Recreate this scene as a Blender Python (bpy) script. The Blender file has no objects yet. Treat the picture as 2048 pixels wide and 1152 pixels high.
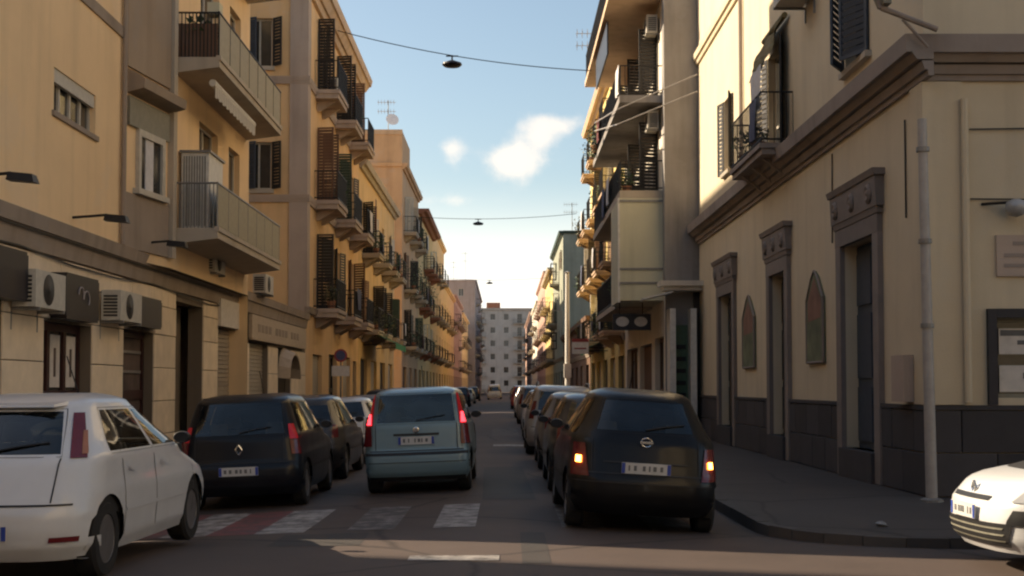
import bpy, bmesh, math, random
from mathutils import Vector, Matrix
R_ = math.radians
random.seed(7)
scene = bpy.context.scene
COL = scene.collection

# ------------------------------------------------------------------ camera, sky, sun, exposure
cam = bpy.data.cameras.new("camera")
cam.sensor_width = 36.0
cam.lens = 36.0 * 2600 / 2048
cam.shift_y = 0.04027
cam.clip_end = 4000
cam_o = bpy.data.objects.new("camera", cam)
COL.objects.link(cam_o)
cam_o.location = (0, 0, 1.52)
cam_o.rotation_euler = (R_(92.5), 0, -math.atan(14 / 2600))
scene.camera = cam_o

SUN_EL = R_(30.0)
SUN_DIR = Vector((-0.958, 0.287, math.tan(SUN_EL))).normalized()      # towards the sun
SUN_AZ = math.atan2(SUN_DIR.x, SUN_DIR.y)                              # clockwise from +Y
sun = bpy.data.lights.new("sun", 'SUN')
sun.energy = 5.0
sun.angle = R_(0.6)
sun.color = (1.0, 0.83, 0.60)
sun_o = bpy.data.objects.new("sun", sun)
COL.objects.link(sun_o)
sun_o.rotation_euler = SUN_DIR.to_track_quat('Z', 'Y').to_euler()
sun_o.location = (-60, 40, 60)

world = bpy.data.worlds.new("World")
scene.world = world
world.use_nodes = True
wn, wl = world.node_tree.nodes, world.node_tree.links
wn.clear()
w_out = wn.new('ShaderNodeOutputWorld')
w_bg = wn.new('ShaderNodeBackground')
w_bg.inputs['Strength'].default_value = 0.1
sky = wn.new('ShaderNodeTexSky')
sky.sky_type = 'NISHITA'
sky.sun_disc = False
sky.sun_elevation = SUN_EL
sky.sun_rotation = SUN_AZ
sky.altitude = 50
sky.air_density = 1.0
sky.dust_density = 1.5
sky.ozone_density = 1.2


def wmath(op, a, b=None, c=None):
    n = wn.new('ShaderNodeMath')
    n.operation = op
    for i, v in enumerate((a, b, c)):
        if v is None:
            continue
        if isinstance(v, (int, float)):
            n.inputs[i].default_value = v
        else:
            wl.new(v, n.inputs[i])
    return n.outputs[0]


w_tc = wn.new('ShaderNodeTexCoord')
w_sep = wn.new('ShaderNodeSeparateXYZ')
wl.new(w_tc.outputs['Generated'], w_sep.inputs[0])
dx, dy, dz = w_sep.outputs
w_noise = wn.new('ShaderNodeTexNoise')
w_noise.inputs['Scale'].default_value = 34
w_noise.inputs['Detail'].default_value = 6
w_noise.inputs['Roughness'].default_value = 0.62
wl.new(w_tc.outputs['Generated'], w_noise.inputs['Vector'])
puff = None
for (cx, cz, rx, rz, amp) in ((0.002, 0.173, 0.020, 0.015, 1.05), (0.014, 0.170, 0.024, 0.019, 1.15), (0.025, 0.193, 0.021, 0.016, 1.15),
                              (0.045, 0.199, 0.024, 0.009, 0.85), (-0.042, 0.181, 0.014, 0.016, 1.1), (-0.038, 0.142, 0.030, 0.007, 0.75),
                              (0.40, 0.24, 0.08, 0.03, 1.0), (-0.35, 0.30, 0.10, 0.035, 1.0), (-0.75, 0.25, 0.09, 0.04, 0.9), (0.7, 0.35, 0.1, 0.05, 0.9)):
    ex = wmath('DIVIDE', wmath('SUBTRACT', dx, cx), rx)
    ez = wmath('DIVIDE', wmath('SUBTRACT', dz, cz), rz)
    d2 = wmath('ADD', wmath('MULTIPLY', ex, ex), wmath('MULTIPLY', ez, ez))
    m = wmath('MULTIPLY', wmath('POWER', 2.718, wmath('MULTIPLY', d2, -1.5)), amp)
    puff = m if puff is None else wmath('ADD', puff, m)
puff = wmath('MULTIPLY', puff, wmath('GREATER_THAN', dy, 0.0))
dens = wmath('ADD', puff, wmath('MULTIPLY', wmath('SUBTRACT', w_noise.outputs['Fac'], 0.5), 2.2))
w_ramp = wn.new('ShaderNodeMapRange')
w_ramp.interpolation_type = 'SMOOTHSTEP'
w_ramp.inputs['From Min'].default_value = 0.2
w_ramp.inputs['From Max'].default_value = 1.5
wl.new(dens, w_ramp.inputs['Value'])
cl_fac = wmath('MULTIPLY', wmath('MULTIPLY', w_ramp.outputs[0], wmath('MINIMUM', wmath('MULTIPLY', puff, 2.0), 1.0)), 0.8)
w_hz = wn.new('ShaderNodeMapRange')
w_hz.interpolation_type = 'SMOOTHSTEP'
w_hz.inputs['From Min'].default_value = 0.05
w_hz.inputs['From Max'].default_value = 0.165
w_hz.inputs['To Min'].default_value = 0.92
w_hz.inputs['To Max'].default_value = 0.0
wl.new(dz, w_hz.inputs['Value'])
w_hmix = wn.new('ShaderNodeMix')
w_hmix.data_type = 'RGBA'
wl.new(w_hz.outputs[0], w_hmix.inputs['Factor'])
wl.new(sky.outputs['Color'], w_hmix.inputs['A'])
w_hmix.inputs['B'].default_value = (7.4, 7.3, 7.5, 1)
w_mix = wn.new('ShaderNodeMix')
w_mix.data_type = 'RGBA'
wl.new(cl_fac, w_mix.inputs['Factor'])
wl.new(w_hmix.outputs['Result'], w_mix.inputs['A'])
w_mix.inputs['B'].default_value = (6.4, 6.0, 5.9, 1)
w_wb = wn.new('ShaderNodeMix')          # warm white balance of the phone camera
w_wb.data_type = 'RGBA'
w_wb.blend_type = 'MULTIPLY'
w_wb.inputs['Factor'].default_value = 1.0
wl.new(w_mix.outputs['Result'], w_wb.inputs['A'])
w_wb.inputs['B'].default_value = (1.0, 0.95, 0.84, 1)
wl.new(w_wb.outputs['Result'], w_bg.inputs['Color'])
wl.new(w_bg.outputs[0], w_out.inputs[0])

vs = scene.view_settings
vs.view_transform = 'Standard'
vs.look = 'None'
vs.gamma = 1.0
vs.exposure = 1.0
vs.use_curve_mapping = False
scene.render.filter_size = 2.2
scene.cycles.filter_width = 2.2
scene.cycles.use_denoising = True
scene.cycles.max_bounces = 8
scene.cycles.diffuse_bounces = 5

# ------------------------------------------------------------------ materials
MATS = {}


def nmat(name):
    m = bpy.data.materials.new(name)
    m.use_nodes = True
    t = m.node_tree
    return m, t, t.nodes['Principled BSDF']


def stucco(name, col, stain=0.22, rough=0.9, scale=1.0, streak=0.3, tint=None, bump=0.25):
    """painted plaster: cloudy fading, vertical rain streaks, fine grain"""
    m, t, b = nmat(name)
    n, l = t.nodes, t.links
    tc = n.new('ShaderNodeTexCoord')
    big = n.new('ShaderNodeTexNoise')
    big.inputs['Scale'].default_value = 0.7 * scale
    big.inputs['Detail'].default_value = 7
    big.inputs['Roughness'].default_value = 0.62
    l.new(tc.outputs['Object'], big.inputs['Vector'])
    mp = n.new('ShaderNodeMapping')
    mp.inputs['Scale'].default_value = (2.6 * scale, 2.6 * scale, 0.22 * scale)
    l.new(tc.outputs['Object'], mp.inputs['Vector'])
    st = n.new('ShaderNodeTexNoise')
    st.inputs['Scale'].default_value = 1.0
    st.inputs['Detail'].default_value = 5
    l.new(mp.outputs[0], st.inputs['Vector'])
    fine = n.new('ShaderNodeTexNoise')
    fine.inputs['Scale'].default_value = 38
    fine.inputs['Detail'].default_value = 4
    l.new(tc.outputs['Object'], fine.inputs['Vector'])
    r1 = n.new('ShaderNodeMapRange')
    r1.inputs['From Min'].default_value = 0.35
    r1.inputs['From Max'].default_value = 0.72
    l.new(big.outputs['Fac'], r1.inputs['Value'])
    r2 = n.new('ShaderNodeMapRange')
    r2.inputs['From Min'].default_value = 0.5
    r2.inputs['From Max'].default_value = 0.8
    l.new(st.outputs['Fac'], r2.inputs['Value'])
    dark = tint or tuple(c * k for c, k in zip(col, (0.55, 0.52, 0.5)))
    m1 = n.new('ShaderNodeMix')
    m1.data_type = 'RGBA'
    f1 = n.new('ShaderNodeMath')
    f1.operation = 'MULTIPLY'
    f1.inputs[1].default_value = stain * 1.8
    l.new(r1.outputs[0], f1.inputs[0])
    l.new(f1.outputs[0], m1.inputs['Factor'])
    m1.inputs['A'].default_value = (*col, 1)
    m1.inputs['B'].default_value = (*dark, 1)
    m2 = n.new('ShaderNodeMix')
    m2.data_type = 'RGBA'
    f2 = n.new('ShaderNodeMath')
    f2.operation = 'MULTIPLY'
    f2.inputs[1].default_value = streak
    l.new(r2.outputs[0], f2.inputs[0])
    l.new(f2.outputs[0], m2.inputs['Factor'])
    l.new(m1.outputs['Result'], m2.inputs['A'])
    m2.inputs['B'].default_value = (*[c * 0.45 for c in dark], 1)
    pn = n.new('ShaderNodeTexNoise')          # repaired and bleached patches with firm edges
    pn.inputs['Scale'].default_value = 0.42 * scale
    pn.inputs['Detail'].default_value = 9
    pn.inputs['Roughness'].default_value = 0.7
    mp2 = n.new('ShaderNodeMapping')
    mp2.inputs['Location'].default_value = (7.3, 1.9, 4.1)
    l.new(tc.outputs['Object'], mp2.inputs['Vector'])
    l.new(mp2.outputs[0], pn.inputs['Vector'])
    r3 = n.new('ShaderNodeMapRange')
    r3.inputs['From Min'].default_value = 0.56
    r3.inputs['From Max'].default_value = 0.60
    r3.inputs['To Max'].default_value = stain * 1.5
    l.new(pn.outputs['Fac'], r3.inputs['Value'])
    m3 = n.new('ShaderNodeMix')
    m3.data_type = 'RGBA'
    l.new(r3.outputs[0], m3.inputs['Factor'])
    l.new(m2.outputs['Result'], m3.inputs['A'])
    g = sum(col) / 3
    m3.inputs['B'].default_value = (*[0.5 * c + 0.5 * g * 0.9 for c in col], 1)
    l.new(m3.outputs['Result'], b.inputs['Base Color'])
    b.inputs['Roughness'].default_value = rough
    b.inputs['Specular IOR Level'].default_value = 0.25
    bp = n.new('ShaderNodeBump')
    bp.inputs['Strength'].default_value = bump
    bp.inputs['Distance'].default_value = 0.01
    l.new(fine.outputs['Fac'], bp.inputs['Height'])
    l.new(bp.outputs[0], b.inputs['Normal'])
    MATS[name] = m
    return m


def plain(name, col, rough=0.6, metal=0.0, var=0.12, spec=0.4, scale=9.0, coat=0.0):
    m, t, b = nmat(name)
    n, l = t.nodes, t.links
    tc = n.new('ShaderNodeTexCoord')
    nz = n.new('ShaderNodeTexNoise')
    nz.inputs['Scale'].default_value = scale
    nz.inputs['Detail'].default_value = 5
    l.new(tc.outputs['Object'], nz.inputs['Vector'])
    mx = n.new('ShaderNodeMix')
    mx.data_type = 'RGBA'
    l.new(nz.outputs['Fac'], mx.inputs['Factor'])
    mx.inputs['A'].default_value = (*[c * (1 - var * 2) for c in col], 1)
    mx.inputs['B'].default_value = (*[min(1, c * (1 + var * 2)) for c in col], 1)
    l.new(mx.outputs['Result'], b.inputs['Base Color'])
    b.inputs['Roughness'].default_value = rough
    b.inputs['Metallic'].default_value = metal
    b.inputs['Specular IOR Level'].default_value = spec
    b.inputs['Coat Weight'].default_value = coat
    b.inputs['Coat Roughness'].default_value = 0.06
    MATS[name] = m
    return m


def glass_dark(name, col=(0.012, 0.014, 0.016), rough=0.04, spec=0.6):
    m, t, b = nmat(name)
    n, l = t.nodes, t.links
    tc = n.new('ShaderNodeTexCoord')
    nz = n.new('ShaderNodeTexNoise')
    nz.inputs['Scale'].default_value = 3.0
    l.new(tc.outputs['Object'], nz.inputs['Vector'])
    mx = n.new('ShaderNodeMix')
    mx.data_type = 'RGBA'
    l.new(nz.outputs['Fac'], mx.inputs['Factor'])
    mx.inputs['A'].default_value = (*[c * 0.5 for c in col], 1)
    mx.inputs['B'].default_value = (*[c * 1.8 for c in col], 1)
    l.new(mx.outputs['Result'], b.inputs['Base Color'])
    b.inputs['Roughness'].default_value = rough
    b.inputs['Specular IOR Level'].default_value = spec
    bp = n.new('ShaderNodeBump')
    bp.inputs['Strength'].default_value = 0.05
    bp.inputs['Distance'].default_value = 0.02
    l.new(nz.outputs['Fac'], bp.inputs['Height'])
    l.new(bp.outputs[0], b.inputs['Normal'])
    MATS[name] = m
    return m


def paint(name, col, metal=0.0, rough=0.35, dirt=0.25, coat=0.55):
    """car paint with a thin film of road dust"""
    m, t, b = nmat(name)
    n, l = t.nodes, t.links
    tc = n.new('ShaderNodeTexCoord')
    nz = n.new('ShaderNodeTexNoise')
    nz.inputs['Scale'].default_value = 2.4
    nz.inputs['Detail'].default_value = 8
    nz.inputs['Roughness'].default_value = 0.65
    l.new(tc.outputs['Object'], nz.inputs['Vector'])
    r = n.new('ShaderNodeMapRange')
    r.inputs['From Min'].default_value = 0.4
    r.inputs['From Max'].default_value = 0.75
    r.inputs['To Max'].default_value = dirt
    l.new(nz.outputs['Fac'], r.inputs['Value'])
    mx = n.new('ShaderNodeMix')
    mx.data_type = 'RGBA'
    l.new(r.outputs[0], mx.inputs['Factor'])
    mx.inputs['A'].default_value = (*col, 1)
    mx.inputs['B'].default_value = (0.16, 0.14, 0.115, 1)
    l.new(mx.outputs['Result'], b.inputs['Base Color'])
    r3 = n.new('ShaderNodeMapRange')
    r3.inputs['To Min'].default_value = rough * 0.8
    r3.inputs['To Max'].default_value = rough * 1.6
    l.new(nz.outputs['Fac'], r3.inputs['Value'])
    l.new(r3.outputs[0], b.inputs['Roughness'])
    b.inputs['Metallic'].default_value = metal
    b.inputs['Coat Weight'].default_value = coat
    b.inputs['Specular IOR Level'].default_value = 0.5 * min(1, coat * 2)
    b.inputs['Coat Roughness'].default_value = 0.09
    MATS[name] = m
    return m


def lamp_mat(name, col, strength):
    m, t, b = nmat(name)
    b.inputs['Base Color'].default_value = (*col, 1)
    b.inputs['Emission Color'].default_value = (*col, 1)
    b.inputs['Emission Strength'].default_value = strength
    b.inputs['Roughness'].default_value = 0.2
    MATS[name] = m
    return m


def stone_blocks(name, col, var=0.18, rough=0.8):
    """each block its own shade through Object Info random, plus veining"""
    m, t, b = nmat(name)
    n, l = t.nodes, t.links
    oi = n.new('ShaderNodeObjectInfo')
    geo = n.new('ShaderNodeNewGeometry')
    nz = n.new('ShaderNodeTexNoise')
    nz.inputs['Scale'].default_value = 2.3
    nz.inputs['Detail'].default_value = 8
    nz.inputs['Roughness'].default_value = 0.65
    l.new(geo.outputs['Position'], nz.inputs['Vector'])
    mx = n.new('ShaderNodeMix')
    mx.data_type = 'RGBA'
    l.new(nz.outputs['Fac'], mx.inputs['Factor'])
    mx.inputs['A'].default_value = (*[c * 0.74 for c in col], 1)
    mx.inputs['B'].default_value = (*[min(1, c * 1.3) for c in col], 1)
    hs = n.new('ShaderNodeHueSaturation')
    rr = n.new('ShaderNodeMapRange')
    rr.inputs['To Min'].default_value = 1 - var
    rr.inputs['To Max'].default_value = 1 + var
    l.new(oi.outputs['Random'], rr.inputs['Value'])
    l.new(rr.outputs[0], hs.inputs['Value'])
    l.new(mx.outputs['Result'], hs.inputs['Color'])
    l.new(hs.outputs[0], b.inputs['Base Color'])
    b.inputs['Roughness'].default_value = rough
    b.inputs['Specular IOR Level'].default_value = 0.3
    bp = n.new('ShaderNodeBump')
    bp.inputs['Strength'].default_value = 0.3
    bp.inputs['Distance'].default_value = 0.01
    l.new(nz.outputs['Fac'], bp.inputs['Height'])
    l.new(bp.outputs[0], b.inputs['Normal'])
    MATS[name] = m
    return m


def asphalt(name, col):
    m, t, b = nmat(name)
    n, l = t.nodes, t.links
    geo = n.new('ShaderNodeNewGeometry')
    big = n.new('ShaderNodeTexNoise')
    big.inputs['Scale'].default_value = 0.55
    big.inputs['Detail'].default_value = 8
    big.inputs['Roughness'].default_value = 0.65
    l.new(geo.outputs['Position'], big.inputs['Vector'])
    fine = n.new('ShaderNodeTexNoise')
    fine.inputs['Scale'].default_value = 60
    fine.inputs['Detail'].default_value = 3
    l.new(geo.outputs['Position'], fine.inputs['Vector'])
    vor = n.new('ShaderNodeTexVoronoi')
    vor.feature = 'DISTANCE_TO_EDGE'
    vor.inputs['Scale'].default_value = 0.35
    wob = n.new('ShaderNodeMix')
    wob.data_type = 'VECTOR'
    wob.inputs['Factor'].default_value = 0.25
    l.new(geo.outputs['Position'], wob.inputs['A'])
    l.new(big.outputs['Color'], wob.inputs['B'])
    l.new(wob.outputs['Result'], vor.inputs['Vector'])
    ck = n.new('ShaderNodeMapRange')
    ck.inputs['From Min'].default_value = 0.0
    ck.inputs['From Max'].default_value = 0.012
    ck.inputs['To Min'].default_value = 0.45
    ck.inputs['To Max'].default_value = 1.0
    l.new(vor.outputs['Distance'], ck.inputs['Value'])
    mx = n.new('ShaderNodeMix')
    mx.data_type = 'RGBA'
    l.new(big.outputs['Fac'], mx.inputs['Factor'])
    mx.inputs['A'].default_value = (*[c * 0.6 for c in col], 1)
    mx.inputs['B'].default_value = (*[c * 1.45 for c in col], 1)
    mu = n.new('ShaderNodeMix')
    mu.data_type = 'RGBA'
    mu.blend_type = 'MULTIPLY'
    mu.inputs['Factor'].default_value = 1
    l.new(mx.outputs['Result'], mu.inputs['A'])
    l.new(ck.outputs[0], mu.inputs['B'])
    l.new(mu.outputs['Result'], b.inputs['Base Color'])
    b.inputs['Roughness'].default_value = 0.75
    b.inputs['Specular IOR Level'].default_value = 0.35
    bp = n.new('ShaderNodeBump')
    bp.inputs['Strength'].default_value = 0.35
    bp.inputs['Distance'].default_value = 0.008
    l.new(fine.outputs['Fac'], bp.inputs['Height'])
    l.new(bp.outputs[0], b.inputs['Normal'])
    MATS[name] = m
    return m


def worn_paint(name, col, keep=0.5):
    """road paint worn through to the asphalt"""
    m, t, b = nmat(name)
    n, l = t.nodes, t.links
    geo = n.new('ShaderNodeNewGeometry')
    nz = n.new('ShaderNodeTexNoise')
    nz.inputs['Scale'].default_value = 5
    nz.inputs['Detail'].default_value = 9
    nz.inputs['Roughness'].default_value = 0.7
    l.new(geo.outputs['Position'], nz.inputs['Vector'])
    r = n.new('ShaderNodeMapRange')
    r.inputs['From Min'].default_value = 0.62 - keep * 0.5
    r.inputs['From Max'].default_value = 0.78 - keep * 0.35
    l.new(nz.outputs['Fac'], r.inputs['Value'])
    mx = n.new('ShaderNodeMix')
    mx.data_type = 'RGBA'
    l.new(r.outputs[0], mx.inputs['Factor'])
    mx.inputs['A'].default_value = (0.06, 0.052, 0.048, 1)
    mx.inputs['B'].default_value = (*col, 1)
    l.new(mx.outputs['Result'], b.inputs['Base Color'])
    b.inputs['Roughness'].default_value = 0.7
    MATS[name] = m
    return m


def leafy(name, col):
    m, t, b = nmat(name)
    n, l = t.nodes, t.links
    geo = n.new('ShaderNodeNewGeometry')
    mx = n.new('ShaderNodeMix')
    mx.data_type = 'RGBA'
    l.new(geo.outputs['Random Per Island'], mx.inputs['Factor'])
    mx.inputs['A'].default_value = (*[c * 0.5 for c in col], 1)
    mx.inputs['B'].default_value = (*[c * 1.6 for c in col], 1)
    l.new(mx.outputs['Result'], b.inputs['Base Color'])
    b.inputs['Roughness'].default_value = 0.6
    MATS[name] = m
    return m


asphalt('asphalt', (0.080, 0.058, 0.049))
asphalt('pavement_stone', (0.064, 0.052, 0.046))
plain('earth', (0.09, 0.08, 0.07), 0.95)
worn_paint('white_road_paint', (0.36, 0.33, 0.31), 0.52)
worn_paint('faded_road_paint', (0.24, 0.21, 0.20), 0.3)
worn_paint('red_road_paint', (0.20, 0.05, 0.052), 0.52)
stone_blocks('kerb_stone', (0.075, 0.065, 0.058))
stone_blocks('travertine', (0.76, 0.62, 0.45), 0.08)
stone_blocks('lava_stone', (0.062, 0.057, 0.06), 0.2)
stone_blocks('carved_stone', (0.22, 0.185, 0.165), 0.1)
stucco('mortar', (0.20, 0.16, 0.12))
stucco('ochre_wall', (0.88, 0.635, 0.37), 0.12, streak=0.16)
stucco('ochre_light', (0.70, 0.53, 0.26), 0.14, streak=0.15)
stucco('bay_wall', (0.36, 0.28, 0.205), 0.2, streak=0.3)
stucco('ledge_stone', (0.36, 0.29, 0.23), 0.25, streak=0.35)
stucco('orange_wall', (0.80, 0.535, 0.28), 0.16, streak=0.25)
stucco('pilaster_grey', (0.50, 0.40, 0.33), 0.2)
stucco('terracotta_wall', (0.66, 0.42, 0.24), 0.22, streak=0.3)
stucco('yellow_wall', (0.76, 0.53, 0.26), 0.22, streak=0.3)
stucco('pink_wall', (0.50, 0.32, 0.25), 0.25)
stucco('mauve_wall', (0.36, 0.30, 0.28), 0.25)
stucco('red_eave', (0.36, 0.16, 0.10), 0.25)
stucco('cream_wall', (0.65, 0.55, 0.395), 0.13, streak=0.18)
stucco('bright_yellow', (0.72, 0.56, 0.24), 0.15)
stucco('white_wall', (0.74, 0.67, 0.56), 0.15)
stucco('cement', (0.31, 0.29, 0.275), 0.3, streak=0.5)
stucco('olive_panel', (0.63, 0.60, 0.44), 0.12)
stucco('grey_beige', (0.52, 0.47, 0.41), 0.25)
stucco('grey_green', (0.33, 0.34, 0.27), 0.25)
stucco('cornice_grey', (0.34, 0.285, 0.25), 0.25, streak=0.4)
stucco('slab_plaster', (0.50, 0.43, 0.34), 0.2)
stucco('soffit_brown', (0.62, 0.45, 0.31), 0.2)
stucco('brown_front', (0.20, 0.12, 0.08), 0.25)
plain('shutter_dark', (0.028, 0.024, 0.022), 0.55)
plain('shutter_green', (0.03, 0.055, 0.04), 0.55)
plain('shutter_blue', (0.05, 0.065, 0.09), 0.55)
plain('iron', (0.03, 0.027, 0.026), 0.5, 0.4)
plain('grey_metal', (0.24, 0.23, 0.22), 0.45, 0.3)
plain('pale_metal', (0.38, 0.35, 0.325), 0.5, 0.1)
plain('white_plastic', (0.66, 0.63, 0.57), 0.5)
plain('aged_white', (0.50, 0.46, 0.39), 0.6)
plain('roller_metal', (0.36, 0.31, 0.25), 0.55, 0.2)
plain('balcony_panel', (0.20, 0.19, 0.15), 0.55)
plain('warm_panel', (0.33, 0.285, 0.19), 0.6)
plain('sign_dark', (0.022, 0.018, 0.022), 0.4)
plain('sign_cream', (0.46, 0.36, 0.26), 0.6)
plain('sign_mark', (0.34, 0.30, 0.30), 0.5)
plain('door_dark', (0.02, 0.015, 0.014), 0.5)
plain('door_red_brown', (0.045, 0.015, 0.014), 0.45)
plain('poster_white', (0.62, 0.57, 0.52), 0.7)
plain('goods_dark', (0.10, 0.07, 0.06), 0.7, scale=3.0, var=0.4)
plain('green_awning', (0.035, 0.20, 0.09), 0.8)
plain('olive_awning', (0.16, 0.13, 0.06), 0.85)
plain('cloth_white', (0.62, 0.60, 0.60), 0.9)
plain('cloth_red', (0.11, 0.03, 0.03), 0.9)
plain('cloth_blue', (0.10, 0.11, 0.17), 0.9)
plain('terracotta_pot', (0.33, 0.15, 0.08), 0.85)
plain('sign_red', (0.32, 0.05, 0.05), 0.5)
plain('sign_blue', (0.06, 0.07, 0.16), 0.5)
plain('sign_white', (0.80, 0.76, 0.74), 0.5)
plain('tyre', (0.018, 0.017, 0.017), 0.85)
plain('rim', (0.20, 0.19, 0.19), 0.4, 0.6)
plain('black_trim', (0.018, 0.017, 0.018), 0.5)
plain('plate_white', (0.52, 0.51, 0.50), 0.5)
plain('plate_mark', (0.13, 0.13, 0.135), 0.6)
plain('plate_blue', (0.03, 0.06, 0.30), 0.5)
plain('chrome', (0.6, 0.6, 0.6), 0.2, 0.9)
plain('mural_green', (0.16, 0.17, 0.10), 0.8, scale=2.2, var=0.4)
plain('mural_red', (0.24, 0.13, 0.09), 0.8, scale=2.2, var=0.35)
plain('door_green', (0.10, 0.15, 0.085), 0.6)
glass_dark('window_glass', (0.03, 0.028, 0.026), 0.08)
glass_dark('car_glass', (0.010, 0.012, 0.013), 0.035, 0.75)
def cabin_glass(name):
    m, t, b = nmat(name)
    n, l = t.nodes, t.links
    n.remove(b)
    tr = n.new('ShaderNodeBsdfTransparent')
    tr.inputs[0].default_value = (0.58, 0.62, 0.61, 1)
    gl = n.new('ShaderNodeBsdfGlossy')
    gl.inputs['Roughness'].default_value = 0.03
    fr = n.new('ShaderNodeFresnel')
    fr.inputs['IOR'].default_value = 1.5
    tc = n.new('ShaderNodeTexCoord')
    nz = n.new('ShaderNodeTexNoise')
    nz.inputs['Scale'].default_value = 2.5
    l.new(tc.outputs['Object'], nz.inputs['Vector'])
    ad = n.new('ShaderNodeMath')
    ad.operation = 'MULTIPLY_ADD'
    ad.inputs[1].default_value = 0.06
    l.new(nz.outputs['Fac'], ad.inputs[0])
    l.new(fr.outputs[0], ad.inputs[2])
    mx = n.new('ShaderNodeMixShader')
    l.new(ad.outputs[0], mx.inputs[0])
    l.new(tr.outputs[0], mx.inputs[1])
    l.new(gl.outputs[0], mx.inputs[2])
    l.new(mx.outputs[0], n['Material Output'].inputs[0])
    MATS[name] = m


cabin_glass('cabin_glass')
plain('cabin_trim', (0.025, 0.023, 0.023), 0.85)
plain('seat_fabric', (0.09, 0.085, 0.08), 0.9)
glass_dark('lamp_clear', (0.30, 0.30, 0.30), 0.08, 0.8)
plain('lens_red', (0.13, 0.014, 0.016), 0.15, spec=0.6)
plain('lens_amber', (0.36, 0.14, 0.06), 0.15, spec=0.6)
lamp_mat('brake_lit', (1.0, 0.045, 0.06), 2.2)
lamp_mat('tail_lit', (0.3, 0.01, 0.014), 0.16)
lamp_mat('amber_lit', (1.0, 0.42, 0.05), 9.0)
leafy('leaves', (0.05, 0.085, 0.03))
leafy('leaves_dry', (0.09, 0.085, 0.035))


def M(k):
    return MATS[k] if isinstance(k, str) else k


# ------------------------------------------------------------------ helpers
def tag(o, label=None, cat=None, group=None, kind=None):
    if label:
        o['label'] = label
    if cat:
        o['category'] = cat
    if group:
        o['group'] = group
    if kind:
        o['kind'] = kind
    return o


def empty(name, loc=(0, 0, 0), rot=(0, 0, 0), parent=None):
    o = bpy.data.objects.new(name, None)
    o.empty_display_size = 0.2
    COL.objects.link(o)
    o.location = loc
    o.rotation_euler = rot
    o.parent = parent
    return o


def world_off(parent):
    v = Vector((0, 0, 0))
    while parent is not None:
        v = v + parent.location
        parent = parent.parent
    return v


class MB:
    """collects faces; build() links them as ONE mesh object"""

    def __init__(self):
        self.v, self.f = [], []

    def face(self, pts):
        i = len(self.v)
        self.v += [tuple(p) for p in pts]
        self.f.append(tuple(range(i, i + len(pts))))

    def hexa(self, p):
        i = len(self.v)
        self.v += [tuple(q) for q in p]
        self.f += [tuple(i + k for k in q) for q in ((0, 3, 2, 1), (4, 5, 6, 7), (0, 1, 5, 4), (1, 2, 6, 5), (2, 3, 7, 6), (3, 0, 4, 7))]

    def box(self, x0, x1, y0, y1, z0, z1):
        self.hexa([(x0, y0, z0), (x1, y0, z0), (x1, y1, z0), (x0, y1, z0), (x0, y0, z1), (x1, y0, z1), (x1, y1, z1), (x0, y1, z1)])
        return self

    def grid(self, rows, closed=False):
        i, nr, nc = len(self.v), len(rows), len(rows[0])
        for r in rows:
            self.v += [tuple(p) for p in r]
        for a in range(nr - 1):
            for c in range(nc if closed else nc - 1):
                d = (c + 1) % nc
                self.f.append((i + a * nc + c, i + a * nc + d, i + (a + 1) * nc + d, i + (a + 1) * nc + c))
        return self

    def tube(self, p, q, r, n=6, r2=None):
        p, q = Vector(p), Vector(q)
        ax = (q - p).normalized()
        a = ax.orthogonal().normalized()
        b = ax.cross(a)
        ring = lambda c, rr: [c + (a * math.cos(2 * math.pi * k / n) + b * math.sin(2 * math.pi * k / n)) * rr for k in range(n)]
        r2 = r if r2 is None else r2
        A, B = ring(p, r), ring(q, r2)
        self.grid([A, B], True)
        self.face(A[::-1])
        self.face(B)
        return self

    def lathe(self, c, axis, prof, n=20):
        """prof: list of (radius, offset along axis)"""
        c, ax = Vector(c), Vector(axis).normalized()
        a = ax.orthogonal().normalized()
        b = ax.cross(a)
        rows = [[c + ax * h + (a * math.cos(2 * math.pi * k / n) + b * math.sin(2 * math.pi * k / n)) * r for k in range(n)] for r, h in prof]
        self.grid(rows, True)
        if prof[0][0] > 1e-5:
            self.face(rows[0][::-1])
        if prof[-1][0] > 1e-5:
            self.face(rows[-1])
        return self

    def build(self, name, mat, parent=None, smooth=None, local=False):
        me = bpy.data.meshes.new(name)
        off = Vector((0, 0, 0)) if local else world_off(parent)
        me.from_pydata([tuple(Vector(p) - off) for p in self.v], [], self.f)
        bm = bmesh.new()
        bm.from_mesh(me)
        if smooth is not None:
            bmesh.ops.remove_doubles(bm, verts=bm.verts, dist=1e-5)
        bmesh.ops.recalc_face_normals(bm, faces=bm.faces)
        bm.to_mesh(me)
        bm.free()
        if smooth is not None:
            for p in me.polygons:
                p.use_smooth = True
            me.set_sharp_from_angle(angle=R_(smooth))
        me.materials.append(M(mat))
        o = bpy.data.objects.new(name, me)
        COL.objects.link(o)
        o.parent = parent
        return o


class Frame:
    """a wall plane: u runs along it, n out of it, z up"""

    def __init__(self, o, u, n):
        self.o, self.u, self.n = Vector(o), Vector(u).normalized(), Vector(n).normalized()

    def p(self, u, n, z):
        q = self.o + self.u * u + self.n * n
        return (q.x, q.y, q.z + z)

    def box(self, mb, u0, u1, n0, n1, z0, z1):
        mb.hexa([self.p(u0, n0, z0), self.p(u1, n0, z0), self.p(u1, n1, z0), self.p(u0, n1, z0),
                 self.p(u0, n0, z1), self.p(u1, n0, z1), self.p(u1, n1, z1), self.p(u0, n1, z1)])
        return mb


def fb(F, u0, u1, n0, n1, z0, z1):
    return F.box(MB(), u0, u1, n0, n1, z0, z1)


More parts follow.
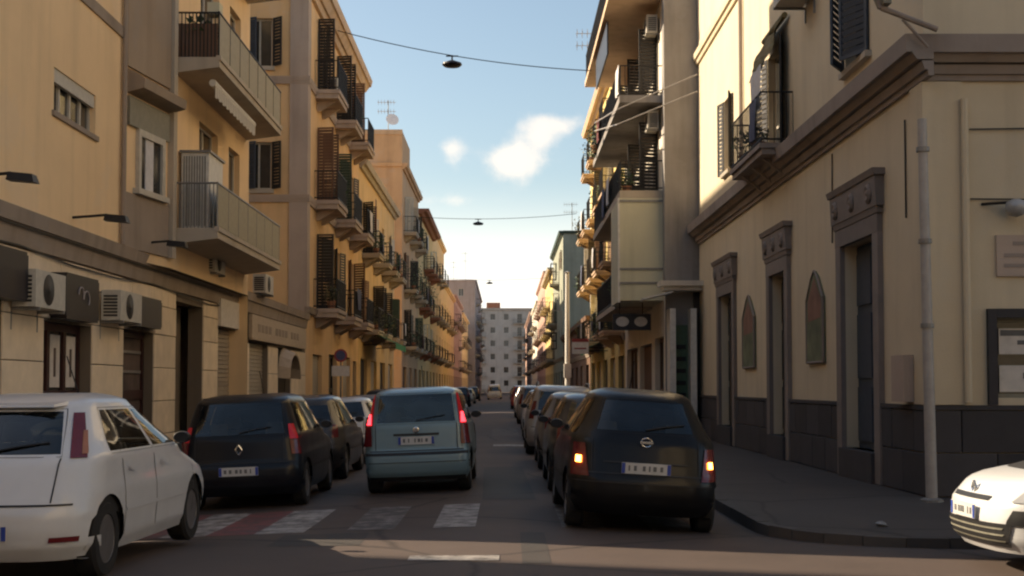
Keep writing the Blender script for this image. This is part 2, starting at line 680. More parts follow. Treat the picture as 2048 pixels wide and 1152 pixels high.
def wall_holes(mb, F, u0, u1, z0, z1, holes, depth=0.22):
    """a wall sheet with real rectangular openings and their reveals"""
    us = sorted({u0, u1, *[min(max(h[0], u0), u1) for h in holes], *[min(max(h[1], u0), u1) for h in holes]})
    zs = sorted({z0, z1, *[min(max(h[2], z0), z1) for h in holes], *[min(max(h[3], z0), z1) for h in holes]})
    for a, b in zip(us, us[1:]):
        for c, d in zip(zs, zs[1:]):
            m, k = (a + b) / 2, (c + d) / 2
            if any(h[0] < m < h[1] and h[2] < k < h[3] for h in holes):
                continue
            mb.face([F.p(a, 0, c), F.p(b, 0, c), F.p(b, 0, d), F.p(a, 0, d)])
    for a, b, c, d in holes:
        mb.face([F.p(a, 0, c), F.p(a, -depth, c), F.p(a, -depth, d), F.p(a, 0, d)])
        mb.face([F.p(b, 0, c), F.p(b, -depth, c), F.p(b, -depth, d), F.p(b, 0, d)])
        mb.face([F.p(a, 0, d), F.p(b, 0, d), F.p(b, -depth, d), F.p(a, -depth, d)])
        mb.face([F.p(a, 0, c), F.p(b, 0, c), F.p(b, -depth, c), F.p(a, -depth, c)])
        mb.face([F.p(a, -depth - 0.16, c), F.p(b, -depth - 0.16, c), F.p(b, -depth - 0.16, d), F.p(a, -depth - 0.16, d)])


def window_in(F, parent, u0, u1, z0, z1, depth=0.16, frame='aged_white', bars=1, glass='window_glass', rail=True):
    """frame (the part) with its panes (sub-parts) set into an opening"""
    m, t = MB(), 0.055
    n0, n1 = -depth - 0.03, -depth + 0.03
    F.box(m, u0, u0 + t, n0, n1, z0, z1)
    F.box(m, u1 - t, u1, n0, n1, z0, z1)
    F.box(m, u0 + t, u1 - t, n0, n1, z1 - t, z1)
    F.box(m, u0 + t, u1 - t, n0, n1, z0, z0 + t)
    w = u1 - u0
    for k in range(1, bars + 1):
        c = u0 + w * k / (bars + 1)
        F.box(m, c - 0.03, c + 0.03, n0 + 0.002, n1 + 0.002, z0 + t, z1 - t)
    if rail and z1 - z0 > 1.8:
        zr = z0 + (z1 - z0) * 0.36
        F.box(m, u0 + t, u1 - t, n0 + 0.004, n1 - 0.003, zr, zr + 0.05)
    w_o = m.build('window', frame, parent)
    for k in range(bars + 1):
        a = u0 + w * k / (bars + 1) + 0.035
        b = u0 + w * (k + 1) / (bars + 1) - 0.035
        fb(F, a, b, -depth - 0.012, -depth - 0.002, z0 + t * 0.6, z1 - t * 0.6).build('pane', glass, w_o)
    return w_o


def shutter_leaf(F, parent, u, side, w, z0, z1, ang, mat='shutter_dark', slats=True):
    """a louvred leaf hinged at u; ang 0 = closed, 90 = straight out, 170 = folded back on the wall"""
    a = R_(ang)
    du, dn = math.cos(a) * side, math.sin(a)
    eu = F.u * du + F.n * dn
    en = F.n * math.cos(a) - F.u * side * math.sin(a)
    G = Frame(Vector(F.p(u, 0.02, 0)), eu, en)
    m = MB()
    t = 0.06
    for q in ((0, t), (w - t, w)):
        G.box(m, q[0], q[1], 0, 0.04, z0, z1)
    for q in ((z0, z0 + t), (z1 - t, z1), ((z0 + z1) / 2 - 0.03, (z0 + z1) / 2 + 0.03)):
        G.box(m, t, w - t, 0.001, 0.039, q[0], q[1])
    if slats:
        nz = max(6, int((z1 - z0) / 0.11))
        for k in range(nz):
            zz = z0 + t + (z1 - z0 - 2 * t) * k / nz
            m.hexa([G.p(t, 0.004, zz), G.p(w - t, 0.004, zz), G.p(w - t, 0.016, zz), G.p(t, 0.016, zz),
                    G.p(t, 0.022, zz + 0.085), G.p(w - t, 0.022, zz + 0.085), G.p(w - t, 0.034, zz + 0.085), G.p(t, 0.034, zz + 0.085)])
    return m.build('shutter', mat, parent)


def railing_mesh(F, u0, u1, n1, z0, z1, gap=0.12, r=0.011):
    m = MB()
    for zz in (z0 + 0.08, z1):
        m.tube(F.p(u0, 0, zz), F.p(u0, n1, zz), 0.02, 5)
        m.tube(F.p(u1, 0, zz), F.p(u1, n1, zz), 0.02, 5)
        m.tube(F.p(u0, n1, zz), F.p(u1, n1, zz), 0.02, 5)
    k = int((u1 - u0) / gap)
    for i in range(k + 1):
        u = u0 + (u1 - u0) * i / k
        m.tube(F.p(u, n1, z0), F.p(u, n1, z1), r, 4)
    k = max(2, int(n1 / gap))
    for i in range(k):
        for u in (u0, u1):
            m.tube(F.p(u, n1 * i / k, z0), F.p(u, n1 * i / k, z1), r, 4)
    return m


def balcony(F, parent, u0, u1, depth, z, slab='slab_plaster', thick=0.16, rail=1.0, brackets=2, rail_mat='iron', gap=0.12):
    m = MB()
    F.box(m, u0, u1, -0.05, depth, z - thick * 0.45, z)
    F.box(m, u0 + 0.05, u1 - 0.05, -0.05, depth - 0.05, z - thick, z - thick * 0.45 - 0.001)
    for i in range(brackets):
        c = u0 + (u1 - u0) * (i + 0.5) / brackets
        m.hexa([F.p(c - 0.08, 0, z - thick - 0.34), F.p(c + 0.08, 0, z - thick - 0.34), F.p(c + 0.08, 0.12, z - thick - 0.32), F.p(c - 0.08, 0.12, z - thick - 0.32),
                F.p(c - 0.08, 0, z - thick - 0.002), F.p(c + 0.08, 0, z - thick - 0.002), F.p(c + 0.08, depth * 0.75, z - thick - 0.002), F.p(c - 0.08, depth * 0.75, z - thick - 0.002)])
    b = m.build('balcony', slab, parent)
    if rail:
        railing_mesh(F, u0 + 0.04, u1 - 0.04, depth - 0.05, z, z + rail, gap).build('railing', rail_mat, b)
    return b


def clad(F, parent, name, mat, u0, u1, zs, holes, colw, joint=0.014, proud=0.03, shift=True):
    """separate stones laid in courses between the openings"""
    n = 0
    for r, (a, b) in enumerate(zip(zs, zs[1:])):
        free = [(u0, u1)]
        for h in holes:
            if h[2] < b - 0.02 and h[3] > a + 0.02:
                nf = []
                for p, q in free:
                    if h[1] <= p or h[0] >= q:
                        nf.append((p, q))
                        continue
                    if h[0] > p:
                        nf.append((p, h[0]))
                    if h[1] < q:
                        nf.append((h[1], q))
                free = nf
        for p, q in free:
            if q - p < 0.08:
                continue
            k = max(1, round((q - p) / colw))
            cuts = [p + (q - p) * i / k for i in range(k + 1)]
            if shift and r % 2 and k > 1:
                cuts = [p] + [c - (q - p) / k / 2 for c in cuts[1:]] + [q]
            for c, d in zip(cuts, cuts[1:]):
                pr = proud + random.uniform(-0.004, 0.004)
                c0, d0, a0, b0 = c + joint / 2, d - joint / 2, a + joint / 2, b - joint / 2
                e = 0.008
                m = MB()
                F.box(m, c0, d0, 0.002, pr - e, a0, b0)
                m.f.pop(4)
                m.hexa([F.p(c0, pr - e, a0), F.p(d0, pr - e, a0), F.p(d0, pr - e, b0), F.p(c0, pr - e, b0),
                        F.p(c0 + e, pr, a0 + e), F.p(d0 - e, pr, a0 + e), F.p(d0 - e, pr, b0 - e), F.p(c0 + e, pr, b0 - e)])
                m.f.pop(-6)
                m.build(name, mat, parent)
                n += 1
    return n


def moulding(F, u0, u1, steps):
    """steps: (z0, z1, n_bottom, n_top) strips stacked as a cornice"""
    m = MB()
    for z0, z1, a, b in steps:
        m.hexa([F.p(u0, -0.02, z0), F.p(u1, -0.02, z0), F.p(u1, a, z0), F.p(u0, a, z0),
                F.p(u0, -0.02, z1), F.p(u1, -0.02, z1), F.p(u1, b, z1), F.p(u0, b, z1)])
    return m


def ac_unit(loc_frame, u0, u1, n0, n1, z0, z1, label, group='air conditioners on the facades'):
    F = loc_frame
    root = empty('air_conditioner', F.p((u0 + u1) / 2, n0, z0))
    tag(root, label, 'air conditioner', group)
    fb(F, u0, u1, n0 + 0.04, n1, z0, z1).build('casing', 'aged_white', root)
    c = F.p(u0 + (u1 - u0) * 0.42, n1 + 0.004, (z0 + z1) / 2)
    MB().lathe(c, F.n, [(0.0, 0.012), (0.05, 0.012), (0.06, 0.004), ((z1 - z0) * 0.40, 0.004), ((z1 - z0) * 0.43, 0.0)], 18).build('fan_grille', 'shutter_dark', root, smooth=40)
    m = MB()
    for k in range(7):
        zz = z0 + 0.06 + (z1 - z0 - 0.12) * k / 7
        m.hexa([F.p(u0 - 0.012, n0 + 0.08, zz), F.p(u0 - 0.001, n0 + 0.08, zz), F.p(u0 - 0.001, n1 - 0.05, zz), F.p(u0 - 0.012, n1 - 0.05, zz),
                F.p(u0 - 0.012, n0 + 0.08, zz + 0.03), F.p(u0 - 0.001, n0 + 0.08, zz + 0.03), F.p(u0 - 0.001, n1 - 0.05, zz + 0.03), F.p(u0 - 0.012, n1 - 0.05, zz + 0.03)])
    m.build('side_vents', 'shutter_dark', root)
    m = MB()
    for u in (u0 + 0.1, u1 - 0.1):
        F.box(m, u - 0.02, u + 0.02, 0.0, n1 + 0.02, z0 - 0.045, z0 - 0.003)
        F.box(m, u - 0.02, u + 0.02, 0.0, 0.03, z0 - 0.3, z0 - 0.046)
    m.build('bracket', 'grey_metal', root)
    return root


def foliage(mb, c, r, n, leaf=0.09, flat=1.0):
    for _ in range(n):
        d = Vector((random.gauss(0, 1), random.gauss(0, 1), random.gauss(0, 1) * flat)).normalized() * r * random.uniform(0.25, 1.0) ** 0.6
        p = Vector(c) + d
        a = Vector((random.uniform(-1, 1), random.uniform(-1, 1), random.uniform(-0.6, 0.9))).normalized()
        b = a.orthogonal().normalized()
        s = leaf * random.uniform(0.6, 1.4)
        mb.face([p - b * s * 0.4, p + a * s * 0.6 - b * 0.02, p + a * s * 1.3, p + b * s * 0.4])


def potted_plant(loc, r, label, mat='leaves', n=90, droop=False, group='balcony plants'):
    root = empty('potted_plant', loc)
    tag(root, label, 'plant', group)
    x, y, z = loc
    MB().lathe(loc, (0, 0, 1), [(0.10, 0), (0.15, 0.22), (0.165, 0.22), (0.165, 0.26), (0.13, 0.26)], 12).build('pot', 'terracotta_pot', root, smooth=40)
    m = MB()
    foliage(m, (x, y, z + 0.3 + r * 0.7), r, n)
    if droop:
        foliage(m, (x, y, z + 0.05), r * 0.7, n // 2)
    m.build('leaves', mat, root)
    return root


def cloth(F, u0, u1, n, z0, z1, mat, label, name='hanging_laundry', group='laundry on the balconies'):
    rows = []
    for k in range(7):
        t = k / 6
        rows.append([F.p(u0 + (u1 - u0) * i / 8, n + 0.03 * math.sin(i * 1.9 + t * 2) * t, z1 + (z0 - z1) * t + 0.02 * math.sin(i * 1.3)) for i in range(9)])
    m = MB()
    m.grid(rows)
    m.grid([[(p[0], p[1] + 0.012, p[2]) for p in r] for r in rows])
    o = m.build(name, mat)
    return tag(o, label, 'laundry', group)


# ------------------------------------------------------------------ ground
def smooth01(t):
    t = min(1, max(0, t))
    return t * t * (3 - 2 * t)


def road_z(x, y):
    return -0.045 * (math.sqrt(x * x + 0.36) - 0.6) * smooth01((y - 11.0) / 4.0) if abs(x) < 9 else -0.045 * (math.sqrt(81.36) - 0.6) * smooth01((y - 11.0) / 4.0)


tag(MB().grid([[(-900, -700, -0.5), (900, -700, -0.5)], [(-900, 1300, -0.5), (900, 1300, -0.5)]]).build('ground', 'earth'), kind='structure')
xs = [-60, -30, -15, -9] + [-8 + 0.4 * i for i in range(41)] + [9, 15, 30, 60]
ys = [-60, -20, 0, 8] + [11 + 0.5 * i for i in range(10)] + [18, 25, 40, 80, 160, 330]
road = tag(MB().grid([[(x, y, road_z(x, y)) for x in xs] for y in ys]).build('road', 'asphalt', smooth=60), kind='structure')


def on_road(mb, x0, x1, y0, y1, skew=0.0, lift=0.004, nx=4):
    rows = []
    for j in range(4):
        y = y0 + (y1 - y0) * j / 3
        rows.append([(x0 + (x1 - x0) * i / nx + skew * (y - y0), y, road_z(x0 + (x1 - x0) * i / nx + skew * (y - y0), y) + lift) for i in range(nx + 1)])
    mb.grid(rows)
    return mb


for x0, x1, mat_ in ((-3.75, -3.25, 'white_road_paint'), (-3.25, -2.72, 'red_road_paint'), (-2.72, -2.18, 'white_road_paint'), 
                     (-1.72, -1.2, 'faded_road_paint'), (-0.78, -0.32, 'white_road_paint'), (0.62, 1.1, 'faded_road_paint'), (1.6, 2.1, 'faded_road_paint'),
                     (-4.4, -3.75, 'red_road_paint')):
    on_road(MB(), x0, x1, 14.15, 16.9).build('painted_stripe', mat_, road)
on_road(MB(), -0.85, -0.05, 11.38, 11.72, 0.0, 0.006).build('painted_sun_patch', 'white_road_paint', road)  # white paint stands in for the sunlit streak in the foreground
on_road(MB(), -0.3, 0.5, 33.0, 33.9, 0.0).build('painted_sun_patch', 'white_road_paint', road)  # white strip gives a small sunlit patch of road in paint
MB().lathe((-1.0, 26.5, road_z(-1.0, 26.5) + 0.002), (0, 0, 1), [(0.33, 0), (0.33, 0.006), (0.29, 0.008), (0.0, 0.008)], 24).build('manhole_cover', 'iron', road)


asphalt('patch_asphalt', (0.05, 0.042, 0.038))
asphalt('pale_patch', (0.105, 0.082, 0.070))
for x0, x1, y0, y1, mt in ((-0.3, 0.42, 17.5, 24.5, 'patch_asphalt'), (-2.3, -1.4, 12.6, 13.9, 'patch_asphalt'), (0.5, 2.2, 9.2, 10.4, 'pale_patch'), (-1.9, 0.1, 9.0, 10.2, 'patch_asphalt'), (0.15, 0.4, 11.2, 13.6, 'patch_asphalt'),
                           (-0.4, 0.45, 40, 47, 'pale_patch')):
    on_road(MB(), x0, x1, y0, y1, random.uniform(-0.04, 0.04), 0.0025).build('repair_patch', mt, road)


def pavement(name, pts, top, tops_in=None):
    m = MB()
    n = len(pts)
    m.face([(x, y, top) for x, y in pts])
    for i in range(n):
        a, b = pts[i], pts[(i + 1) % n]
        m.face([(a[0], a[1], top), (b[0], b[1], top), (b[0], b[1], -0.5), (a[0], a[1], -0.5)])
    return tag(m.build(name, 'pavement_stone'), kind='structure')


arc = [(2.75 + 1.6 - 1.6 * math.cos(R_(a)), 14.35 - 1.6 * math.sin(R_(a))) for a in range(0, 91, 15)]
kerb_r = [(2.75, 320)] + [(2.75, y) for y in (200, 120, 60, 30)] + arc + [(60, 12.75)]
pav_r = pavement('pavement_right', [(2.9, 320), (2.9, 14.35)] + [(4.35 - 1.45 * math.cos(R_(a)), 14.35 - 1.45 * math.sin(R_(a))) for a in range(15, 91, 15)] + [(60, 12.9), (60, 320)], 0.03)
pav_l = pavement('pavement_left', [(-4.75, 320), (-4.75, 15.6), (-5.4, 14.2), (-60, 32), (-60, 320)], 0.03)


def kerbs(poly, parent, width=0.15, length=1.0, limit=75):
    """kerb stones one by one along a polyline; the far ones in longer pieces"""
    for a, b in zip(poly, poly[1:]):
        a, b = Vector(a), Vector(b)
        L = (b - a).length
        d = (b - a) / L
        nrm = Vector((-d.y, d.x))
        s = 0
        while s < L - 0.01:
            mid = a + d * s
            ln = min((length if mid.y < 45 and abs(mid.x) < 12 else 6 if mid.y < 120 else 30), L - s)
            p, q = a + d * (s + 0.006), a + d * (s + ln - 0.006)
            h = 0.034 + random.uniform(-0.006, 0.006)
            m = MB()
            i0, i1 = p + nrm * width, q + nrm * width
            e = d * 0.0 - nrm * 0.0
            m.hexa([(p.x, p.y, -0.45), (q.x, q.y, -0.45), (i1.x, i1.y, -0.45), (i0.x, i0.y, -0.45),
                    (p.x + nrm.x * .015, p.y + nrm.y * .015, h), (q.x + nrm.x * .015, q.y + nrm.y * .015, h), (i1.x, i1.y, h), (i0.x, i0.y, h)])
            m.build('kerb_stone', 'kerb_stone', parent)
            s += ln


kerbs([(2.75, 14.35), *arc[1:], (16, 12.75)], pav_r)
kerbs([(2.75, 300), (2.75, 14.35)], pav_r)
kerbs([(-4.75, 15.6), (-4.75, 300)], pav_l)
# ------------------------------------------------------------------ buildings
def LF(X):
    return Frame((X, 0, 0), (0, 1, 0), (1, 0, 0))


def RF(X):
    return Frame((X, 0, 0), (0, 1, 0), (-1, 0, 0))


def YF(Y):
    return Frame((0, Y, 0), (1, 0, 0), (0, -1, 0))


def shell(mb, X, Xb, y0, y1, z1, z0=-0.3, near=True, roof=True):
    """the sides of a block other than its street front"""
    if near:
        mb.face([(X, y0, z0), (Xb, y0, z0), (Xb, y0, z1), (X, y0, z1)])
    mb.face([(X, y1, z0), (Xb, y1, z0), (Xb, y1, z1), (X, y1, z1)])
    mb.face([(Xb, y0, z0), (Xb, y1, z0), (Xb, y1, z1), (Xb, y0, z1)])
    if roof:
        mb.face([(X, y0, z1), (X, y1, z1), (Xb, y1, z1), (Xb, y0, z1)])


def roller(F, parent, u0, u1, z0, z1, mat='roller_metal', depth=0.14, name='roller_shutter'):
    m = MB()
    k = max(4, int((z1 - z0) / 0.1))
    for i in range(k):
        a, b = z0 + (z1 - z0) * i / k, z0 + (z1 - z0) * (i + 1) / k
        m.hexa([F.p(u0, -depth - 0.02, a), F.p(u1, -depth - 0.02, a), F.p(u1, -depth + 0.012, a), F.p(u0, -depth + 0.012, a),
                F.p(u0, -depth - 0.02, b - 0.012), F.p(u1, -depth - 0.02, b - 0.012), F.p(u1, -depth - 0.004, b - 0.012), F.p(u0, -depth - 0.004, b - 0.012)])
    F.box(m, u0, u1, -depth - 0.04, -depth - 0.021, z0, z1)
    return tag(m.build(name, mat, parent), kind='stuff')


# ---- near left block with its shops (tan plaster over stone-clad ground floor)
LX = -6.5
b1 = empty('apartment_building', (LX, 22, 0))
tag(b1, 'tan plastered corner block over stone clad shops, filling the left edge', 'building')
F1 = LF(LX)
shops = [(15.5, 16.75, 0.0, 2.5), (18.3, 20.4, 0.0, 2.45), (22.1, 24.0, 0.0, 2.5), (25.6, 27.9, 0.0, 3.2), (29.35, 31.6, 0.0, 2.85),
         (32.95, 35.6, 0.0, 2.66), (37.1, 39.35, 0.0, 2.62)]
win1 = (18.6, 20.5, 5.48, 6.12)
m = MB()
wall_holes(m, F1, 14.65, 22.0, 3.7, 16.9, [win1], 0.16)
# the block's flank along the side street, its kinked bay, the front behind the balconies and the back
kx, ky = -6.2, 24.0
m.face([(LX, 22.0, 3.7), (kx, ky, 3.7), (kx, ky, 16.9), (LX, 22.0, 16.9)])
F1b = LF(kx)
b1doors = [(26.2, 27.9, 4.5, 6.9), (29.0, 30.2, 4.5, 6.9), (26.2, 27.9, 7.75, 10.1), (29.0, 30.2, 7.75, 10.1), (26.2, 27.9, 11.0, 13.2), (26.2, 27.9, 14.2, 16.4)]
wall_holes(m, F1b, ky, 31.3, 3.7, 16.9, b1doors, 0.2)
foot = [(LX, 14.65), (-32, 23.4), (-32, 31.3), (kx, 31.3)]
for a, b in zip(foot, foot[1:]):
    m.face([(a[0], a[1], -0.3), (b[0], b[1], -0.3), (b[0], b[1], 16.9), (a[0], a[1], 16.9)])
m.face([(x, y, 16.9) for x, y in [(LX, 14.65), (-32, 23.4), (-32, 31.3), (kx, 31.3), (kx, ky), (LX, 22.0)]])
m.build('wall', 'ochre_wall', b1)
m = MB()
wall_holes(m, F1, 14.65, 42.3, -0.3, 3.7, shops, 0.3)
m.face([(LX, 31.3, 3.7), (LX, 42.3, 3.7), (-20, 42.3, 3.7), (-20, 31.3, 3.7)])
m.face([(kx - .01, 31.31, 3.7), (LX, 31.31, 3.7), (LX, 22, 3.7), (kx - .01, 24, 3.7)])
m.build('ground_floor_wall', 'mortar', b1)
clad(F1, b1, 'stone_panel', 'travertine', 14.7, 32.6, [0.06, 0.62, 1.24, 1.86, 2.48, 3.02, 3.36], [(a - .02, b + .02, c, d + .02) for a, b, c, d in shops], 1.15)
clad(F1, b1, 'stone_panel', 'travertine', 32.7, 42.2, [0.06, 0.62, 1.24, 1.86, 2.60], [(a - .02, b + .02, c, d + .02) for a, b, c, d in shops], 1.15)
moulding(F1, 14.65, 42.25, [(3.38, 3.52, 0.05, 0.07), (3.52, 3.66, 0.07, 0.10), (3.66, 3.86, 0.14, 0.17)]).build('ledge', 'ledge_stone', b1)
moulding(F1, 14.65, 21.95, [(7.42, 7.60, 0.03, 0.04)]).build('string_course', 'ledge_stone', b1)
# the kinked bay's cladding, canopy and window
KB = Frame((LX, 22.0, 0), (kx - LX, ky - 22.0, 0), (ky - 22.0, LX - kx, 0))
kl = math.hypot(kx - LX, ky - 22.0)
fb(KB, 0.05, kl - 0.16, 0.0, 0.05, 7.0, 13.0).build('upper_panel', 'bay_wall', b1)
m = MB()
m.hexa([KB.p(0.1, 0.0, 6.55), KB.p(kl - 0.1, 0.0, 6.55), KB.p(kl - 0.1, 0.32, 6.62), KB.p(0.1, 0.32, 6.62),
        KB.p(0.1, 0.0, 6.98), KB.p(kl - 0.1, 0.0, 6.98), KB.p(kl - 0.1, 0.34, 6.78), KB.p(0.1, 0.34, 6.78)])
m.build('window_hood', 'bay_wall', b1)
fb(KB, 0.12, kl - 0.2, 0.0, 0.06, 6.0, 6.5).build('roller_box', 'balcony_panel', b1)
m = MB()
for q in ((0.5, 0.6), (1.5, 1.62)):
    KB.box(m, q[0], q[1], 0.0, 0.07, 4.95, 6.0)
KB.box(m, 0.6, 1.5, 0.0, 0.069, 5.88, 6.0)
KB.box(m, 0.4, 1.72, 0.0, 0.12, 4.85, 4.95)
wv = m.build('window', 'aged_white', b1)
fb(KB, 0.6, 0.84, 0.004, 0.02, 4.95, 5.88).build('pane', 'window_glass', wv)
fb(KB, 0.85, 1.18, 0.004, 0.03, 4.95, 5.88).build('curtain', 'cloth_white', wv)
fb(KB, 1.19, 1.5, 0.004, 0.02, 4.95, 5.88).build('pane', 'window_glass', wv)
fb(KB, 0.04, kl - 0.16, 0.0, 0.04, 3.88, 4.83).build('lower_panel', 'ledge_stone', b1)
fb(KB, kl - 0.14, kl + 0.02, -0.02, 0.11, 3.87, 16.8).build('corner_pillar', 'slab_plaster', b1)
# small high window
w_o = window_in(F1, b1, *win1, depth=0.12, frame='aged_white', bars=3)
fb(F1, 18.62, 20.48, -0.09, -0.02, 5.92, 6.118).build('blind_box', 'aged_white', w_o)
fb(F1, 18.52, 20.58, -0.12, 0.04, 5.40, 5.478).build('sill', 'ledge_stone', w_o)
# french doors behind the balconies
for d in b1doors:
    window_in(F1b, b1, *d, depth=0.16, frame='aged_white', bars=1)
# balconies of the block
for k, (z, zr) in enumerate(((4.47, 5.32), (7.70, 8.55), (11.0, 11.9), (14.2, 15.1))):
    m = MB()
    y0, y1, dp = 24.22, 30.95, 0.83
    m.hexa([F1b.p(y0, -0.02, z - 0.30), F1b.p(y1, -0.02, z - 0.30), F1b.p(y1, dp, z - 0.19), F1b.p(y0, dp, z - 0.19),
            F1b.p(y0, -0.02, z), F1b.p(y1, -0.02, z), F1b.p(y1, dp, z), F1b.p(y0, dp, z)])
    bal = m.build('balcony', 'slab_plaster', b1)
    fb(F1b, y0 - 0.015, y1 + 0.015, dp - 0.06, dp + 0.03, z - 0.06, z + 0.03).build('slab_edge', 'slab_plaster', bal)
    for q in range(7):
        a = y0 + 0.04 + (y1 - y0 - 0.08) * q / 7
        b = y0 + 0.04 + (y1 - y0 - 0.08) * (q + 1) / 7
        fb(F1b, a + 0.015, b - 0.015, dp - 0.03, dp - 0.012, z + 0.06, zr - 0.02).build('railing_panel', 'warm_panel', bal)
    m = MB()
    for q in range(8):
        a = y0 + 0.04 + (y1 - y0 - 0.08) * q / 7
        m.tube(F1b.p(a, dp - 0.02, z), F1b.p(a, dp - 0.02, zr), 0.018, 5)
    m.tube(F1b.p(y0, dp - 0.02, zr), F1b.p(y1, dp - 0.02, zr), 0.025, 6)
    m.tube(F1b.p(y0 + 0.03, 0, zr), F1b.p(y0 + 0.03, dp, zr), 0.02, 5)
    for q in range(11):
        m.tube(F1b.p(y0 + 0.03, 0.04 + q * 0.07, z), F1b.p(y0 + 0.03, 0.04 + q * 0.07, zr), 0.012, 4)
    m.build('railing', 'grey_metal' if k == 0 else 'iron', bal)
    if k == 1:
        fb(F1b, y0 + 0.05, y0 + 0.08, 0.02, dp - 0.05, z + 0.02, zr - 0.2).build('end_panel', 'brown_front', bal)
# shop fronts of the block, each its own parts
def glazed_shop(F, parent, h, frame, back, n=2, posters=None):
    u0, u1, z0, z1 = h
    m = MB()
    t = 0.09
    F.box(m, u0, u0 + t, -0.24, -0.16, z0, z1)
    F.box(m, u1 - t, u1, -0.24, -0.16, z0, z1)
    F.box(m, u0 + t, u1 - t, -0.239, -0.161, z1 - 0.12, z1)
    for k in range(1, n):
        c = u0 + (u1 - u0) * k / n
        F.box(m, c - 0.06, c + 0.06, -0.238, -0.162, z0, z1 - 0.12)
    F.box(m, u0 + t, u1 - t, -0.237, -0.163, 1.28, 1.45)
    d = m.build('shop_door', frame, parent)
    for k in range(n):
        a, b = u0 + (u1 - u0) * k / n + 0.08, u0 + (u1 - u0) * (k + 1) / n - 0.08
        fb(F, a, b, -0.22, -0.20, z0 + 0.05, z1 - 0.1).build('pane', back, d)
        if posters:
            for za, zb in ((1.5, z1 - 0.17), (0.45, 1.24)):
                fb(F, a + 0.05, b - 0.05, -0.196, -0.192, za, zb).build('poster', posters, d)
                fb(F, (a + b) / 2 - 0.05, (a + b) / 2 + 0.05, -0.190, -0.188, za + (zb - za) * 0.2, za + (zb - za) * 0.75).build('poster_print', 'goods_dark', d)
    return d


glazed_shop(F1, b1, shops[0], 'door_dark', 'window_glass', 2)
glazed_shop(F1, b1, shops[1], 'door_red_brown', 'window_glass', 3, 'poster_white')
sd = glazed_shop(F1, b1, shops[2], 'door_red_brown', 'goods_dark', 1)
for zz in (0.5, 0.95, 1.75, 2.1):
    fb(F1, 22.25, 23.85, -0.195, -0.17, zz, zz + 0.05).build('shelf', 'grey_metal', sd)
# tall dark entrance
m = MB()
F1.box(m, 25.62, 26.7, -0.9, -0.84, 0.0, 3.18)
F1.box(m, 26.72, 27.88, -0.7, -0.64, 0.0, 3.18)
m.build('entrance_door', 'door_dark', b1)
roller(F1, b1, 29.37, 31.58, 0.0, 2.84)
fb(F1, 29.3, 31.6, 0.03, 0.10, 2.88, 3.5).build('shutter_casing', 'poster_white', b1)
roller(F1, b1, 32.97, 35.58, 0.9, 2.64)
fb(F1, 32.97, 35.58, -0.16, -0.12, 0.0, 0.88).build('shop_door', 'door_dark', b1)
ad = fb(F1, 37.12, 39.33, -0.2, -0.14, 0.0, 2.6).build('shop_door', 'door_dark', b1)
m = MB()
for i in range(8):
    a0, a1 = math.pi * i / 8, math.pi * (i + 1) / 8
    c, rr = 38.22, 0.98
    m.hexa([F1.p(c - rr * math.cos(a0), 0.0, 1.75 + 0.84 * math.sin(a0)), F1.p(c - rr * math.cos(a1), 0.0, 1.75 + 0.84 * math.sin(a1)),
            F1.p(c - rr * math.cos(a1), 0.35, 1.72 + 0.7 * math.sin(a1)), F1.p(c - rr * math.cos(a0), 0.35, 1.72 + 0.7 * math.sin(a0)),
            F1.p(c - rr * math.cos(a0), 0.0, 1.78 + 0.86 * math.sin(a0)), F1.p(c - rr * math.cos(a1), 0.0, 1.78 + 0.86 * math.sin(a1)),
            F1.p(c - rr * math.cos(a1), 0.36, 1.75 + 0.72 * math.sin(a1)), F1.p(c - rr * math.cos(a0), 0.36, 1.75 + 0.72 * math.sin(a0))])
m.build('dutch_awning', 'sign_cream', ad)


def shop_sign(F, u0, u1, n, z0, z1, mat, label, marks=None, mark_mat='sign_mark', lip=True):
    root = empty('shop_sign', F.p((u0 + u1) / 2, 0, z0))
    tag(root, label, 'sign', 'shop signs along the street')
    m = MB()
    F.box(m, u0, u1, 0.034, n, z0 + 0.04, z1 - 0.04)
    F.box(m, u0 + 0.04, u1 - 0.04, 0.036, n - 0.002, z0, z0 + 0.039)
    F.box(m, u0 + 0.04, u1 - 0.04, 0.036, n - 0.002, z1 - 0.039, z1)
    m.build('box', mat, root)
    if marks:
        for a, b, c, d in marks:
            fb(F, a, b, n + 0.001, n + 0.006, c, d).build('lettering', mark_mat, root)
    return root


shop_sign(F1, 15.4, 16.95, 0.28, 2.62, 3.26, 'sign_dark', 'dark sign box cut off by the left edge of the frame')
sg = shop_sign(F1, 18.45, 19.95, 0.27, 2.48, 3.14, 'sign_dark', 'dark rounded shop sign with a pale curl, right of the larger air conditioner')
m = MB()
for q, (cu, cz, r) in enumerate(((19.1, 2.86, 0.11), (19.34, 2.80, 0.13))):
    for i in range(9):
        a0, a1 = -0.6 + i * 0.42, -0.6 + (i + 1) * 0.42
        m.tube(F1.p(cu + r * math.cos(a0), 0.275, cz + r * math.sin(a0)), F1.p(cu + r * math.cos(a1), 0.275, cz + r * math.sin(a1)), 0.014, 4)
m.build('lettering', 'sign_mark', sg)
shop_sign(F1, 22.4, 23.8, 0.22, 2.55, 3.08, 'sign_dark', 'dark grey shop sign beside the smaller air conditioner, next to the dark entrance')
shop_sign(F1, 32.8, 41.7, 0.12, 2.70, 3.34, 'sign_cream', 'long cream fascia sign over the arched doorway',
          [(33.6 + k * 0.52, 33.95 + k * 0.52, 2.92, 3.12) for k in range(13) if k not in (4, 9)], 'ledge_stone')
ac_unit(F1, 16.95, 18.1, 0.03, 0.38, 2.56, 3.05, 'boxy pale air conditioner over the poster door, left of the curl sign')
